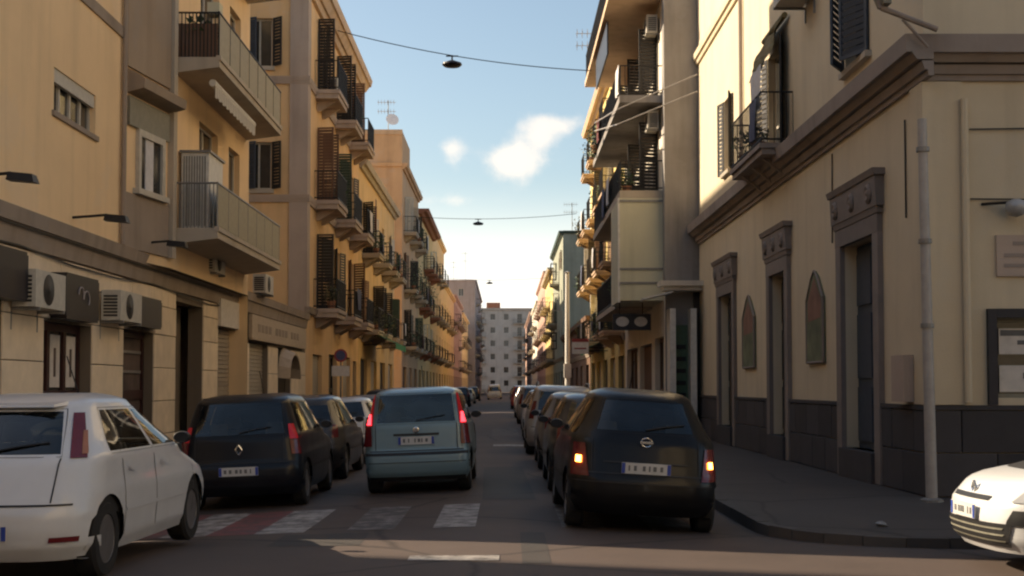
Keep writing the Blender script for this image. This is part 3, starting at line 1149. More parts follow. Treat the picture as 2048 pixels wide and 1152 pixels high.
ac_unit(F1, 20.7, 21.9, 0.03, 0.38, 2.57, 3.05, 'boxy air conditioner between the two dark shop signs')
ac_unit(F1, 27.2, 28.2, 0.03, 0.42, 3.92, 4.42, 'air conditioner tucked under the lower left balcony')
ac_unit(F1, 33.1, 34.2, 0.03, 0.40, 3.90, 4.38, 'air conditioner on the ledge above the long cream sign')


def arm_lamp(F, u, z, reach, label, drop=0.0):
    root = empty('sign_lamp', F.p(u, 0, z))
    tag(root, label, 'lamp', 'black arm lamps over the shops')
    m = MB()
    m.tube(F.p(u, 0, z), F.p(u, reach * 0.62, z + 0.04), 0.02, 6)
    if drop:
        m.tube(F.p(u, 0.03, z), F.p(u, 0.03, z - drop), 0.018, 6)
    m.build('arm', 'iron', root)
    m = MB()
    m.hexa([F.p(u - 0.09, reach * 0.58, z - 0.05), F.p(u + 0.09, reach * 0.58, z - 0.05), F.p(u + 0.11, reach, z - 0.08), F.p(u - 0.11, reach, z - 0.08),
            F.p(u - 0.06, reach * 0.6, z + 0.05), F.p(u + 0.06, reach * 0.6, z + 0.05), F.p(u + 0.08, reach - 0.03, z + 0.02), F.p(u - 0.08, reach - 0.03, z + 0.02)])
    m.build('lamp_head', 'iron', root)


arm_lamp(F1, 15.7, 4.06, 0.82, 'black arm lamp at the far left edge above the shops')
arm_lamp(F1, 19.48, 4.05, 0.84, 'black arm lamp over the curl sign, middle of the three')
arm_lamp(F1, 23.1, 4.06, 0.84, 'black arm lamp with a drop rod, nearest the lower balcony', 0.5)
# things on the balconies
cab = empty('balcony_cabinet', F1b.p(24.9, 0.3, 4.47))
tag(cab, 'white louvred cabinet standing on the lower left balcony', 'cabinet')
fb(F1b, 24.55, 25.75, 0.06, 0.58, 4.475, 5.95).build('casing', 'white_plastic', cab)
m = MB()
for k in range(9):
    fz = 0.10 + k * 0.05
    F1b.box(m, 24.535, 24.549, fz, fz + 0.02, 4.55, 5.88)
m.build('louvres', 'balcony_panel', cab)
fb(F1b, 24.5, 25.8, 0.03, 0.62, 5.951, 5.99).build('lid', 'grey_metal', cab)
aw = empty('rolled_awning', F1b.p(27, 0.7, 7.3))
tag(aw, 'white rolled awning with fringe under the upper left balcony', 'awning')
m = MB()
m.tube(F1b.p(24.6, 0.62, 7.30), F1b.p(28.6, 0.62, 7.30), 0.07, 8)
m.build('roll', 'white_plastic', aw)
m = MB()
for k in range(24):
    u = 24.65 + k * 0.165
    F1b.box(m, u, u + 0.13, 0.66, 0.67, 7.02 + 0.03 * (k % 2), 7.27)
m.build('fringe', 'aged_white', aw)
potted_plant(F1b.p(29.2, 0.45, 4.48), 0.36, 'bushy plant at the far end of the lower left balcony', n=150)
potted_plant(F1b.p(24.5, 0.4, 7.71), 0.34, 'dark plant at the near end of the upper left balcony', n=140)
fb(F1b, 24.42, 24.8, 0.58, 0.8, 7.72, 8.62)
tag(fb(F1b, 24.40, 24.7, 0.55, 0.78, 8.57, 8.80).build('balcony_box', 'olive_panel'), 'pale box on the corner of the upper left balcony rail', 'box')

# ---- unseen blocks added on the left to shade the street
bh = MB().box(-26, -15.5, 28, 62, -0.3, 19.6)
bo = empty('shading_block', (-20, 45, 0))  # added out of view, tall enough to keep sun off the lower right wall
tag(bo, 'plain unseen block added behind the low shops to shade the right wall', 'building')
bh.build('wall', 'yellow_wall', bo)
bo = empty('sun_cutting_block', (-30, 0, 0))  # added out of view, its edge follows the sun to trim the lit stripe
tag(bo, 'tall unseen block added to cut the sun into a stripe on the road', 'building')
m = MB()
sl = 0.30
A = [(-20, 11.3 + sl * 20), (-50, 11.3 + sl * 50), (-50, -60), (-20, -60)]
for a, b in zip(A, A[1:] + A[:1]):
    m.face([(a[0], a[1], -0.3), (b[0], b[1], -0.3), (b[0], b[1], 20.5), (a[0], a[1], 20.5)])
m.face([(x, y, 20.5) for x, y in A])
m.build('wall', 'ochre_wall', bo)

bo = empty('corner_building', (12, -8, 0))  # added out of view so its sunlit face bounces warm light back
tag(bo, 'unseen cream block added behind the viewpoint to bounce warm sunlight', 'building')
m = MB()
wall_holes(m, RF(8.5), -30, 3.0, -0.3, 15, [(-27 + 4 * k, -25.8 + 4 * k, z, z + 2) for k in range(7) for z in (4.5, 8, 11.5)], 0.2)
wall_holes(m, Frame((0, 3.0, 0), (1, 0, 0), (0, 1, 0)), 8.5, 30, -0.3, 15, [(10 + 4 * k, 11.2 + 4 * k, z, z + 2) for k in range(5) for z in (4.5, 8, 11.5)], 0.2)
m.face([(8.5, -30, 15), (30, -30, 15), (30, 3, 15), (8.5, 3, 15)])
m.face([(30, -30, -0.3), (30, 3, -0.3), (30, 3, 15), (30, -30, 15)])
m.build('wall', 'cream_wall', bo)

bo = empty('apartment_building', (-3, -40, 0))  # added out of view to block bright sky from the car reflections
tag(bo, 'plain unseen block added behind the viewpoint to dim the car reflections', 'building')
MB().box(-19, 8, -55, -34, -0.3, 15).build('wall', 'mauve_wall', bo)

m = MB()
for z, dz_ in ((3.63, 0.0), (3.34, 0.05)):
    pts = [(15.0 + 2.2 * k, z + dz_ * math.sin(k * 1.9)) for k in range(8)]
    for (a, c), (d, e) in zip(pts, pts[1:]):
        m.tube(F1.p(a, 0.12 if z > 3.5 else 0.06, c), F1.p(d, 0.12 if z > 3.5 else 0.06, e), 0.014, 4)
m.build('wall_cable', 'iron', b1)
m = MB()
m.tube(F1.p(21.85, 0.06, 3.9), F1.p(21.85, 0.06, 16.8), 0.045, 8)
m.build('downpipe', 'ledge_stone', b1)

# ---- second left building: orange, grey corner pilaster, tall shuttered doors
b2 = empty('apartment_building', (LX, 50, 0))
tag(b2, 'orange four storey block with grey corner pilaster and long dark shutters', 'building')
F2 = LF(LX)
bays2 = (45.3, 50.4, 54.9)
fl2 = (4.15, 7.85, 11.65)
holes = []
for z in fl2:
    for c in bays2:
        holes.append((c - 0.6, c + 0.6, z + 0.02, z + 2.55))
gh2 = [(44.0, 46.2, 0.0, 2.6), (48.0, 50.3, 0.0, 2.7), (52.2, 54.6, 0.0, 2.7), (55.6, 56.9, 0.0, 2.6)]
m = MB()
wall_holes(m, F2, 42.3, 57.5, -0.3, 15.0, holes + gh2, 0.22)
FS = YF(42.3)
sw = [(-8.5, -7.65, 12.0, 13.6), (-8.5, -7.65, 7.95, 9.5), (-11.6, -10.7, 12.0, 13.6)]
wall_holes(m, FS, -13.5, LX, -0.3, 15.0, sw, 0.2)
shell(m, LX, -13.5, 42.3, 57.5, 15.0, near=False)
m.build('wall', 'orange_wall', b2)
m = MB()
F2.box(m, 42.3, 42.85, 0.0, 0.05, 3.9, 14.6)
FS.box(m, LX - 0.55, LX + 0.05, 0.0, 0.05, 3.9, 14.6)
m.build('corner_pilaster', 'pilaster_grey', b2)
for z in (7.52, 11.42):
    moulding(F2, 42.25, 57.5, [(z, z + 0.1, 0.06, 0.08), (z + 0.1, z + 0.24, 0.09, 0.12)]).build('string_course', 'pilaster_grey', b2)
    moulding(FS, -13.5, LX + 0.12, [(z, z + 0.1, 0.06, 0.08), (z + 0.1, z + 0.24, 0.09, 0.12)]).build('string_course', 'pilaster_grey', b2)
moulding(F2, 42.2, 57.5, [(3.9, 4.1, 0.12, 0.18)]).build('ledge', 'ledge_stone', b2)
m = moulding(F2, 41.9, 57.6, [(14.45, 14.62, 0.12, 0.2), (14.62, 14.85, 0.28, 0.45), (14.85, 15.12, 0.52, 0.58)])
m.build('cornice', 'soffit_brown', b2)
moulding(FS, -13.5, LX + 0.5, [(14.45, 14.62, 0.12, 0.2), (14.62, 14.85, 0.28, 0.38), (14.851, 15.119, 0.40, 0.42)]).build('cornice', 'soffit_brown', b2)
for i, z in enumerate(fl2):
    for j, c in enumerate(bays2):
        window_in(F2, b2, c - 0.6, c + 0.6, z + 0.02, z + 2.55, bars=1)
        mt = 'shutter_dark'
        a0, a1 = ((92, 150), (168, 60), (100, 84), (168, 165), (94, 30))[(2 * i + 3 * j) % 5]
        mt = ('shutter_dark', 'shutter_dark', 'brown_front', 'shutter_green')[(i * 2 + j) % 4]
        shutter_leaf(F2, b2, c - 0.62, 1, 0.58, z + 0.02, z + 2.6, a0, mt)
        shutter_leaf(F2, b2, c + 0.62, -1, 0.58, z + 0.02, z + 2.6, a1, mt)
        balcony(F2, b2, c - 1.25, c + 1.25, 0.85, z, slab='pilaster_grey', thick=0.3, rail=1.0)
for (a, b, c, d) in sw:
    w_o = window_in(FS, b2, a, b, c, d, bars=1)
    fb(FS, a - 0.1, b + 0.1, -0.05, 0.1, c - 0.14, c - 0.002).build('sill', 'slab_plaster', w_o)
    shutter_leaf(FS, b2, a - 0.02, 1, 0.42, c, d, 20, 'shutter_blue')
    shutter_leaf(FS, b2, b + 0.02, -1, 0.42, c, d, 140, 'shutter_dark')
roller(F2, b2, 44.02, 46.18, 0.0, 2.58)
glazed_shop(F2, b2, gh2[1], 'door_dark', 'window_glass', 2)
roller(F2, b2, 52.22, 54.58, 0.0, 2.68)
fb(F2, 55.62, 56.88, -0.18, -0.12, 0, 2.58).build('door', 'door_dark', b2)
for c, (lo, hi) in zip((44.6, 50.8, 55.4), ((8.1, 8.6), (4.4, 4.9), (12, 12.4))):
    pass
cloth(F2, 49.6, 50.9, 0.86, 4.45, 5.25, 'cloth_blue', 'bluish washing over the lowest middle balcony of the orange block')
cloth(F2, 54.1, 55.2, 0.86, 8.0, 8.85, 'cloth_white', 'pale washing on the far middle-floor balcony of the orange block')
cloth(F2, 55.9, 56.4, 0.9, 8.3, 9.6, 'cloth_red', 'dark red cloth hanging at the far end of the orange block')
ac_unit(F2, 46.9, 47.8, 0.03, 0.4, 12.2, 12.75, 'air conditioner high on the orange block between balconies')


# ---- generic street building
hang = []
def street_building(label, side, X, y0, y1, zt, wall, floors, bays, shut='shutter_dark', depth=12, eave=None, bal=0.7, detail=True,
                    ground='mixed', name='apartment_building', win_h=2.2, win_w=1.05, near_windows=None, slabm='slab_plaster', gz=3.9, fac=None):
    root = empty(name, (X, (y0 + y1) / 2, 0))
    tag(root, label, 'building')
    F = LF(X) if side < 0 else RF(X)
    n = max(1, bays)
    cs = [y0 + (y1 - y0) * (k + 0.5) / n for k in range(n)]
    fh = (zt - gz - 0.7) / floors
    zs = [gz + 0.15 + fh * k for k in range(floors)]
    holes, spec = [], []
    for i, z in enumerate(zs):
        for c in cs:
            door = random.random() < bal
            zz0 = z + (0.02 if door else 0.85)
            zz1 = z + min(win_h + 0.15, fh - 0.5)
            h = (c - win_w / 2, c + win_w / 2, zz0, zz1)
            holes.append(h)
            spec.append((h, door, z, c))
    gholes = []
    for c in cs:
        w = min((y1 - y0) / n * 0.32, 1.4)
        gholes.append((c - w, c + w, 0.0, 2.75))
    m = MB()
    wall_holes(m, F, y0, y1, -0.3, zt, holes + gholes, 0.2)
    Xb = X + side * depth
    Fn = YF(y0)
    nh = []
    if near_windows:
        for k, z in enumerate(zs):
            for xo in near_windows:
                c = X + side * xo
                nh.append((c - 0.45, c + 0.45, z + 0.85, z + 2.2))
    wall_holes(m, Fn, min(X, Xb), max(X, Xb), -0.3, zt, nh, 0.16)
    shell(m, X, Xb, y0, y1, zt, near=False)
    m.build('wall', wall, root)
    for h in nh:
        window_in(Fn, root, *h, depth=0.12, bars=1)
    for h, door, z, c in spec:
        window_in(F, root, *h, bars=1 if detail else 0)
        if detail and random.random() < 0.75:
            a = random.choice((92, 100, 165, 170, 120, 60))
            shut = random.choice(('shutter_dark', 'shutter_green', 'shutter_dark', 'brown_front', 'aged_white'))
            w = win_w / 2 + 0.02
            shutter_leaf(F, root, h[0] - 0.02, 1, w, h[2], h[3] + 0.03, a, shut, slats=y0 < 90)
            shutter_leaf(F, root, h[1] + 0.02, -1, w, h[2], h[3] + 0.03, random.choice((a, 168)), shut, slats=y0 < 90)
        if door and detail and random.random() < 0.5:
            hang.append((F, c, z, label, zs.index(z), cs.index(c)))
        if door:
            balcony(F, root, c - win_w / 2 - random.choice((0.3, 0.55, 0.55, 0.9)), c + win_w / 2 + 0.55, 0.85, z, slab=slabm, thick=0.2, rail=1.0,
                    brackets=2 if detail else 1, gap=0.12 if y0 < 80 else 0.2)
    for k, g in enumerate(gholes):
        if k % 2:
            roller(F, root, g[0] + 0.02, g[1] - 0.02, 0.0, 2.72)
        else:
            fb(F, g[0] + 0.02, g[1] - 0.02, -0.2, -0.14, 0.0, 2.72).build('shop_door', 'door_dark', root)
    moulding(F, y0, y1, [(gz - 0.25, gz - 0.12, 0.05, 0.08), (gz - 0.12, gz + 0.02, 0.1, 0.14)]).build('ledge', 'ledge_stone', root)
    e = eave or (0.3, wall)
    moulding(F, y0, y1, [(zt - 0.35, zt - 0.2, e[0] * 0.3, e[0] * 0.5), (zt - 0.2, zt + 0.03, e[0] * 0.8, e[0])]).build('cornice', e[1], root)
    if near_windows is not None:
        moulding(Fn, min(X, Xb), max(X, Xb), [(zt - 0.2, zt + 0.031, 0.1, 0.14)]).build('cornice', e[1], root)
    return root, F, cs, zs


# ---- left row, going away
_, FA, ca, za = street_building('yellow lower block with leafy balconies and a green awning, beyond the orange block', -1, LX, 57.55, 76, 11.6, 'yellow_wall', 2, 4, 'shutter_green', eave=(0.4, 'slab_plaster'), bal=0.95)
r3, FB_, cb, zb_ = street_building('terracotta block with a raised penthouse and plant-filled balconies', -1, LX, 81.8, 97, 15.6, 'terracotta_wall', 3, 3, eave=(0.35, 'terracotta_wall'), bal=0.9, near_windows=[4.5])
m = MB().box(-13, LX - 0.02, 81.85, 88.5, 15.62, 17.7)
m.build('penthouse', 'terracotta_wall', r3)
moulding(YF(81.85), -13, LX, [(17.45, 17.75, 0.06, 0.12)]).build('penthouse_cornice', 'soffit_brown', r3)
_, FC, cc, zc = street_building('ochre block with a deep red eave on the left side', -1, LX, 97.05, 116, 14.8, 'yellow_wall', 3, 4, eave=(0.8, 'red_eave'), bal=0.85, slabm='red_eave')
_, FD, cd, zd = street_building('tall narrow ochre block past the red eave', -1, LX, 116.05, 138, 15.9, 'orange_wall', 3, 4, bal=0.7, detail=False)
street_building('low cream block far down the left side', -1, LX, 138.05, 165, 12.4, 'yellow_wall', 2, 5, bal=0.6, detail=False)
street_building('low pinkish block far down the left side', -1, LX, 165.05, 196, 13.2, 'pink_wall', 3, 6, bal=0.6, detail=False)
street_building('low ochre block farthest down the left side', -1, LX, 196.05, 228, 12.6, 'orange_wall', 2, 6, bal=0.6, detail=False)
street_building('mauve grey six storey block closing the left row', -1, -5.3, 230, 290, 20.3, 'mauve_wall', 5, 9, bal=0.5, detail=False, near_windows=[2.5, 5.5], eave=(0.3, 'mauve_wall'))

# ---- building closing the street
EY = 320
end = empty('apartment_building', (0, EY, 0))
tag(end, 'grey six storey block closing the end of the street', 'building')
FE = YF(EY)
holes, pan = [], []
ex0, ex1 = -22, 24
eh = 19.6 / 6
cols_e = [-19.5 + 3.3 * k for k in range(13)]
for f_ in range(6):
    for k, c in enumerate(cols_e):
        z = 0.6 + eh * f_
        door = k % 3 == 1
        h = (c - 0.6, c + 0.6, z + (0.05 if door else 0.9), z + 2.35)
        holes.append(h)
        pan.append((h, door, z, c))
m = MB()
wall_holes(m, FE, ex0, ex1, -0.3, 20.6, holes, 0.25)
shell_pts = [(ex0, EY), (ex0, EY + 12), (ex1, EY + 12), (ex1, EY)]
for a, b in zip(shell_pts, shell_pts[1:]):
    m.face([(*a, -0.3), (*b, -0.3), (*b, 20.6), (*a, 20.6)])
m.face([(*p, 20.6) for p in shell_pts])
m.build('wall', 'grey_beige', end)
for h, door, z, c in pan:
    window_in(FE, end, *h, bars=0)
    if door:
        balcony(FE, end, c - 1.6, c + 1.6, 1.1, z, slab='slab_plaster', rail=1.0, brackets=1, gap=0.25)
moulding(FE, ex0, ex1, [(20.2, 20.7, 0.3, 0.4)]).build('cornice', 'grey_beige', end)
MB().box(-4.6, -1.2, EY + 2, EY + 8, 20.61, 22.2).build('roof_hut', 'red_eave', end)

# ---- right corner building
RX = 5.7
FY0, FY1 = 17.5, 38.0
RH = 14.2
r1 = empty('corner_building', (RX, 27, 0))
tag(r1, 'cream corner building with dark stone base and heavy grey cornice on the right', 'building')
G1 = RF(RX)
doors = [(19.8, 21.7, 0.5, 3.85), (26.1, 27.6, 0.5, 3.85), (32.2, 34.2, 0.5, 3.85)]
ups = [(20.1, 21.5, 6.75, 9.1), (26.5, 27.9, 6.2, 8.6), (32.6, 33.5, 7.0, 8.9), (20.1, 21.5, 10.2, 10.9)]
m = MB()
wall_holes(m, G1, FY0, FY1, -0.3, RH, doors + ups, 0.3)
GF = YF(FY0)
fw = [(6.62, 8.0, 1.36, 2.44), (10.5, 11.8, 0.1, 3.2), (14.0, 15.3, 1.3, 3.0), (7.6, 8.8, 6.9, 9.2), (11, 12.2, 6.9, 9.2), (14.5, 15.7, 6.9, 9.2)]
wall_holes(m, GF, RX, 24, -0.3, RH, fw, 0.25)
m.face([(RX, FY1, -0.3), (24, FY1, -0.3), (24, FY1, RH), (RX, FY1, RH)])
m.face([(24, FY0, -0.3), (24, FY1, -0.3), (24, FY1, RH), (24, FY0, RH)])
m.face([(RX, FY0, RH), (RX, FY1, RH), (24, FY1, RH), (24, FY0, RH)])
m.build('wall', 'cream_wall', r1)
st = [(5.66, 5.74, 0.05, 0.06), (5.741, 5.86, 0.10, 0.14), (5.88, 5.98, 0.20, 0.27), (5.981, 6.22, 0.34, 0.36)]
moulding(G1, FY0 - 0.36, FY1, st).build('cornice', 'cornice_grey', r1)
moulding(GF, RX - 0.0, 24, [(a + .001, b + .001, c - 0.001, d - 0.001) for a, b, c, d in st]).build('cornice', 'cornice_grey', r1)
moulding(G1, FY0, FY1, [(10.98, 11.1, 0.06, 0.09), (11.101, 11.26, 0.14, 0.16)]).build('string_course', 'cream_wall', r1)
# corner pilaster on both faces
m = MB()
G1.box(m, FY0 - 0.04, FY0 + 0.5, 0.0, 0.045, 1.27, 5.65)
m.build('corner_pilaster', 'cream_wall', r1)
m = MB()
GF.box(m, RX - 0.04, RX + 0.5, 0.0, 0.046, 1.27, 5.65)
m.build('corner_pilaster', 'cream_wall', r1)
# stone base, block by block
clad(G1, r1, 'stone_panel', 'lava_stone', FY0 - 0.05, FY1, [0.035, 0.62, 1.2], [(a - 0.32, b + 0.32, 0, 5) for a, b, _, _ in doors], 1.05, proud=0.06)
clad(GF, r1, 'stone_panel', 'lava_stone', RX - 0.05, 16, [0.035, 0.62, 1.2], [(10.4, 11.9, 0, 3)], 1.05, proud=0.061)
for a, b in zip([FY0 - 0.07] + [d[1] + 0.32 for d in doors], [d[0] - 0.32 for d in doors] + [FY1]):
    moulding(G1, a, b, [(1.2, 1.26, 0.075, 0.075)]).build('base_ledge', 'lava_stone', r1)
moulding(GF, RX - 0.07, 10.4, [(1.2, 1.261, 0.076, 0.076)]).build('base_ledge', 'lava_stone', r1)
# three tall doorways: stone jambs, carved lintel, dark doors
for k, (a, b, c, d) in enumerate(doors):
    dr = fb(G1, a + 0.02, b - 0.02, -0.26, -0.2, c, d - 0.02).build('door', 'shutter_blue' if k == 0 else 'door_dark', r1)
    m = MB()
    for q in (a + 0.08, (a + b) / 2 + 0.05):
        w = (b - a) / 2 - 0.13
        for z0, z1 in ((c + 0.12, c + 1.0), (c + 1.15, c + 2.2), (c + 2.35, d - 0.15)):
            G1.box(m, q, q + w, -0.2, -0.17, z0, z1)
    m.build('panels', 'shutter_blue' if k == 0 else 'door_dark', dr)
    fb(G1, a - 0.02, b + 0.02, -0.3, 0.14, 0.03, 0.5).build('step', 'lava_stone', r1)
    for q0, q1 in ((a - 0.3, a), (b, b + 0.3)):
        fb(G1, q0, q1, 0.0, 0.085, 0.04, d).build('door_jamb', 'carved_stone', r1)
    fb(G1, a - 0.3, b + 0.3, 0.0, 0.09, d + 0.001, d + 0.28).build('door_head', 'carved_stone', r1)
    m = MB()
    z = d + 0.29
    cw = (b - a) / 2 + 0.5
    cu = (a + b) / 2
    for (z0, z1, n0, n1, e) in ((0, 0.10, 0.10, 0.12, -0.16), (0.101, 0.56, 0.13, 0.15, -0.10), (0.561, 0.66, 0.17, 0.20, -0.04)):
        m.hexa([G1.p(cu - cw - e, 0, z + z0), G1.p(cu + cw + e, 0, z + z0), G1.p(cu + cw + e, n0, z + z0), G1.p(cu - cw - e, n0, z + z0),
                G1.p(cu - cw - e, 0, z + z1), G1.p(cu + cw + e, 0, z + z1), G1.p(cu + cw + e, n1, z + z1), G1.p(cu - cw - e, n1, z + z1)])
    for q in (-cw + 0.45, 0, cw - 0.45):
        m.lathe(G1.p(cu + q, 0.14, z + 0.32), G1.n, [(0.15, -0.05), (0.15, 0.02), (0.11, 0.05), (0.05, 0.03), (0.0, 0.06)], 12)
    m.build('carved_lintel', 'carved_stone', r1)
for h in ups:
    w_o = window_in(G1, r1, *h, depth=0.2, frame='shutter_dark' if h[0] < 25 else 'aged_white')
    shutter_leaf(G1, r1, h[0] - 0.02, 1, (h[1] - h[0]) / 2, h[2], h[3], 22 if h[0] < 25 else 165, 'shutter_blue' if h[0] < 25 else 'shutter_dark')
    shutter_leaf(G1, r1, h[1] + 0.02, -1, (h[1] - h[0]) / 2, h[2], h[3], 30 if h[0] < 25 else 168, 'shutter_blue' if h[0] < 25 else 'shutter_dark')
    fb(G1, h[0] - 0.12, h[1] + 0.12, -0.1, 0.1, h[2] - 0.1, h[2] - 0.003).build('sill', 'slab_plaster', w_o)
for k, h in enumerate(fw):
    if k == 1:
        fb(GF, h[0] + 0.02, h[1] - 0.02, -0.2, -0.14, h[2], h[3]).build('door', 'door_dark', r1)
        continue
    w_o = window_in(GF, r1, *h, depth=0.12, frame='balcony_panel' if k == 0 else 'aged_white', bars=1)
    if k == 0:
        for a, b, c, d, mt in ((6.7, 7.25, 1.95, 2.3, 'poster_white'), (6.7, 7.2, 1.44, 1.8, 'poster_white'), (7.42, 7.9, 1.45, 2.3, 'poster_white'), (6.72, 7.22, 2.2, 2.28, 'plate_mark'),
                                (6.95, 7.22, 2.08, 2.14, 'plate_mark'), (7.02, 7.2, 1.62, 1.7, 'plate_mark')):
            fb(GF, a, b, -0.1 if mt == 'poster_white' else -0.096, -0.092 if mt == 'poster_white' else -0.088, c, d).build('notice', mt, w_o)
m = MB()
for a, b, c, d in ((6.50, 6.62, 1.265, 2.56), (8.0, 8.12, 1.265, 2.56), (6.621, 7.999, 2.44, 2.561)):
    GF.box(m, a, b, 0.0, 0.07, c, d)
m.build('window_surround', 'lava_stone', r1)
# balconies of the corner building
bb = balcony(G1, r1, 25.45, 28.85, 0.68, 6.32, slab='cornice_grey', thick=0.22, rail=1.02, brackets=3)
ac_unit(G1, 23.5, 24.4, 0.03, 0.6, 8.68, 9.25, 'dark air conditioner at the top edge over the corner balcony')
# downpipes, cables
m = MB()
m.tube(G1.p(30.75, 0.07, 6.25), G1.p(30.75, 0.07, 14.1), 0.05, 8)
m.build('downpipe', 'cornice_grey', r1)
m = MB()
m.tube(GF.p(6.21, 0.1, 1.3), GF.p(6.21, 0.1, 5.4), 0.05, 8)
m.build('downpipe', 'cream_wall', r1)
m = MB()
pts = [(18.3, 3.9), (18.3, 5.3), (22.4, 5.55), (22.45, 4.0)]
for (a, c), (b, d) in (pts[:2], pts[2:]):
    m.tube(G1.p(a, 0.02, c), G1.p(b, 0.02, d), 0.014, 4)
m.tube(GF.p(6.3, 0.03, 5.0), GF.p(14, 0.03, 5.12), 0.012, 4)
m.tube(GF.p(6.3, 0.03, 4.05), GF.p(14, 0.03, 4.0), 0.012, 4)
m.build('wall_cable', 'iron', r1)
# framed pointed wall paintings, mounted between the doors
for k, (a, b, lab) in enumerate(((23.05, 24.3, 'pointed painted panel in green and red between the first two doorways'), (29.45, 30.85, 'pointed dim painted panel between the two far doorways'))):
    root = empty('painted_panel', G1.p((a + b) / 2, 0, 1.95))
    tag(root, lab, 'wall panel', 'pointed panels on the cream wall')
    out = [(a, 1.95), (b, 1.95), (b, 3.1), ((a + b) / 2 + 0.22, 3.5), ((a + b) / 2, 3.62), ((a + b) / 2 - 0.22, 3.5), (a, 3.1)]
    m = MB()
    m.face([G1.p(u, 0.05, z) for u, z in out])
    for (u0, z0), (u1, z1) in zip(out, out[1:] + out[:1]):
        m.face([G1.p(u0, 0, z0), G1.p(u1, 0, z1), G1.p(u1, 0.05, z1), G1.p(u0, 0.05, z0)])
    m.build('board', 'mural_green', root)
    m = MB()
    m.face([G1.p(u, 0.056, z) for u, z in [(a + 0.15, 2.75), (b - 0.15, 2.7), (b - 0.12, 3.08), ((a + b) / 2, 3.5), (a + 0.12, 3.08)]])
    m.build('painted_figure', 'mural_red', root)
    m = MB()
    for (u0, z0), (u1, z1) in zip(out, out[1:] + out[:1]):
        m.tube(G1.p(u0, 0.05, z0), G1.p(u1, 0.05, z1), 0.025, 5)
    m.build('frame', 'carved_stone', root)
tag(fb(G1, 17.95, 18.5, 0.05, 0.2, 1.30, 1.95).build('meter_box', 'pilaster_grey'), 'grey meter box on the cream wall beside the corner pole', 'meter box')
# plaque and lamp on the flank
pq = empty('wall_plaque', GF.p(7.3, 0, 3.0))
tag(pq, 'pale plaque with two grey lines above the notice window at the right edge', 'plaque')
fb(GF, 6.64, 8.1, 0.0, 0.04, 3.0, 3.56).build('board', 'pilaster_grey', pq)
for z in (3.12, 3.26, 3.42):
    fb(GF, 6.74 + (0.12 if z > 3.4 else 0), 7.95, 0.041, 0.046, z, z + 0.05).build('lettering', 'cornice_grey', pq)
wlp = empty('wall_lamp', GF.p(6.8, 0, 3.9))
tag(wlp, 'round pale wall lamp on a short arm above the plaque', 'lamp')
MB().tube(GF.p(6.45, 0.02, 3.98), GF.p(6.75, 0.18, 3.98), 0.02, 6).build('arm', 'iron', wlp)
MB().lathe(GF.p(6.85, 0.2, 3.78), (0, 0, 1), [(0.0, 0.0), (0.1, 0.03), (0.15, 0.12), (0.13, 0.2), (0.06, 0.24), (0.0, 0.25)], 14).build('globe', 'lamp_clear', wlp, smooth=60)
# street lamp bracket at the corner
sl_ = empty('street_lamp', (RX - 0.3, FY0 - 0.3, 6.23))
tag(sl_, 'grey street lamp arm reaching out from the corner cornice', 'street lamp')
m = MB()
m.tube((5.72, 17.0, 6.24), (4.95, 16.9, 6.50), 0.04, 8)
m.tube((5.6, 17.0, 6.0), (5.25, 16.95, 6.36), 0.02, 6)
m.tube((4.95, 16.9, 6.50), (4.8, 16.85, 7.0), 0.03, 6)
m.build('arm', 'cornice_grey', sl_)
m = MB()
m.hexa([(4.95, 16.75, 6.52), (5.05, 16.75, 6.52), (5.05, 17.05, 6.52), (4.95, 17.05, 6.52), (4.75, 16.7, 7.05), (4.98, 16.7, 7.05), (4.98, 17.1, 7.05), (4.75, 17.1, 7.05)])
m.build('lamp_head', 'balcony_panel', sl_)
# thin pole on the corner
po = empty('pole', (5.5, 16.8, 0))
tag(po, 'slim pale grey metal pole standing at the cream corner', 'pole')
MB().tube((5.5, 16.8, 0.02), (5.44, 16.8, 5.0), 0.075, 10, 0.06).build('shaft', 'pale_metal', po, smooth=50)
for z in (2.3, 3.4, 4.6):
    MB().lathe((5.5 - 0.012 * z, 16.8, z), (0, 0, 1), [(0.085, -0.03), (0.085, 0.03)], 12).build('clamp', 'grey_metal', po)
MB().lathe((5.5, 16.8, 0.03), (0, 0, 1), [(0.15, 0), (0.15, 0.03), (0.09, 0.05)], 12).build('base_plate', 'grey_metal', po)
tag(MB().lathe((3.99, 13.85, 0.031), (0.2, 0.1, 1), [(0.04, 0.0), (0.07, 0.02), (0.04, 0.05), (0.0, 0.06)], 7).build('litter', 'grey_metal'), 'crumpled pale litter on the corner pavement', 'litter')
# things on the corner balcony
aw2 = empty('rolled_awning', G1.p(27, 0.3, 8.6))
tag(aw2, 'olive rolled awning hanging over the corner building balcony', 'awning')
rows = []
for i in range(9):
    t = i / 8
    rows.append([G1.p(25.9 + 0.34 * j, 0.12 + 0.36 * t + 0.05 * math.sin(j * 2.1 + i), 8.92 - 0.95 * t + 0.05 * math.sin(j * 1.7)) for j in range(6)])
m = MB()
m.grid(rows)
m.grid([[(p[0] - 0.02, p[1], p[2] - 0.02) for p in r] for r in rows])
m.build('canvas', 'olive_awning', aw2)
MB().tube(G1.p(25.7, 0.1, 8.95), G1.p(27.8, 0.1, 8.95), 0.06, 8).build('roll', 'olive_awning', aw2)
cloth(G1, 25.9, 27.0, 0.55, 7.15, 8.0, 'cloth_white', 'white sheet drying above the corner building balcony')
cloth(G1, 25.9, 26.6, 0.66, 6.5, 7.3, 'cloth_blue', 'grey-blue cloth over the corner balcony rail')
potted_plant(G1.p(28.4, 0.4, 6.33), 0.3, 'dark plant at the far end of the corner balcony', n=110)
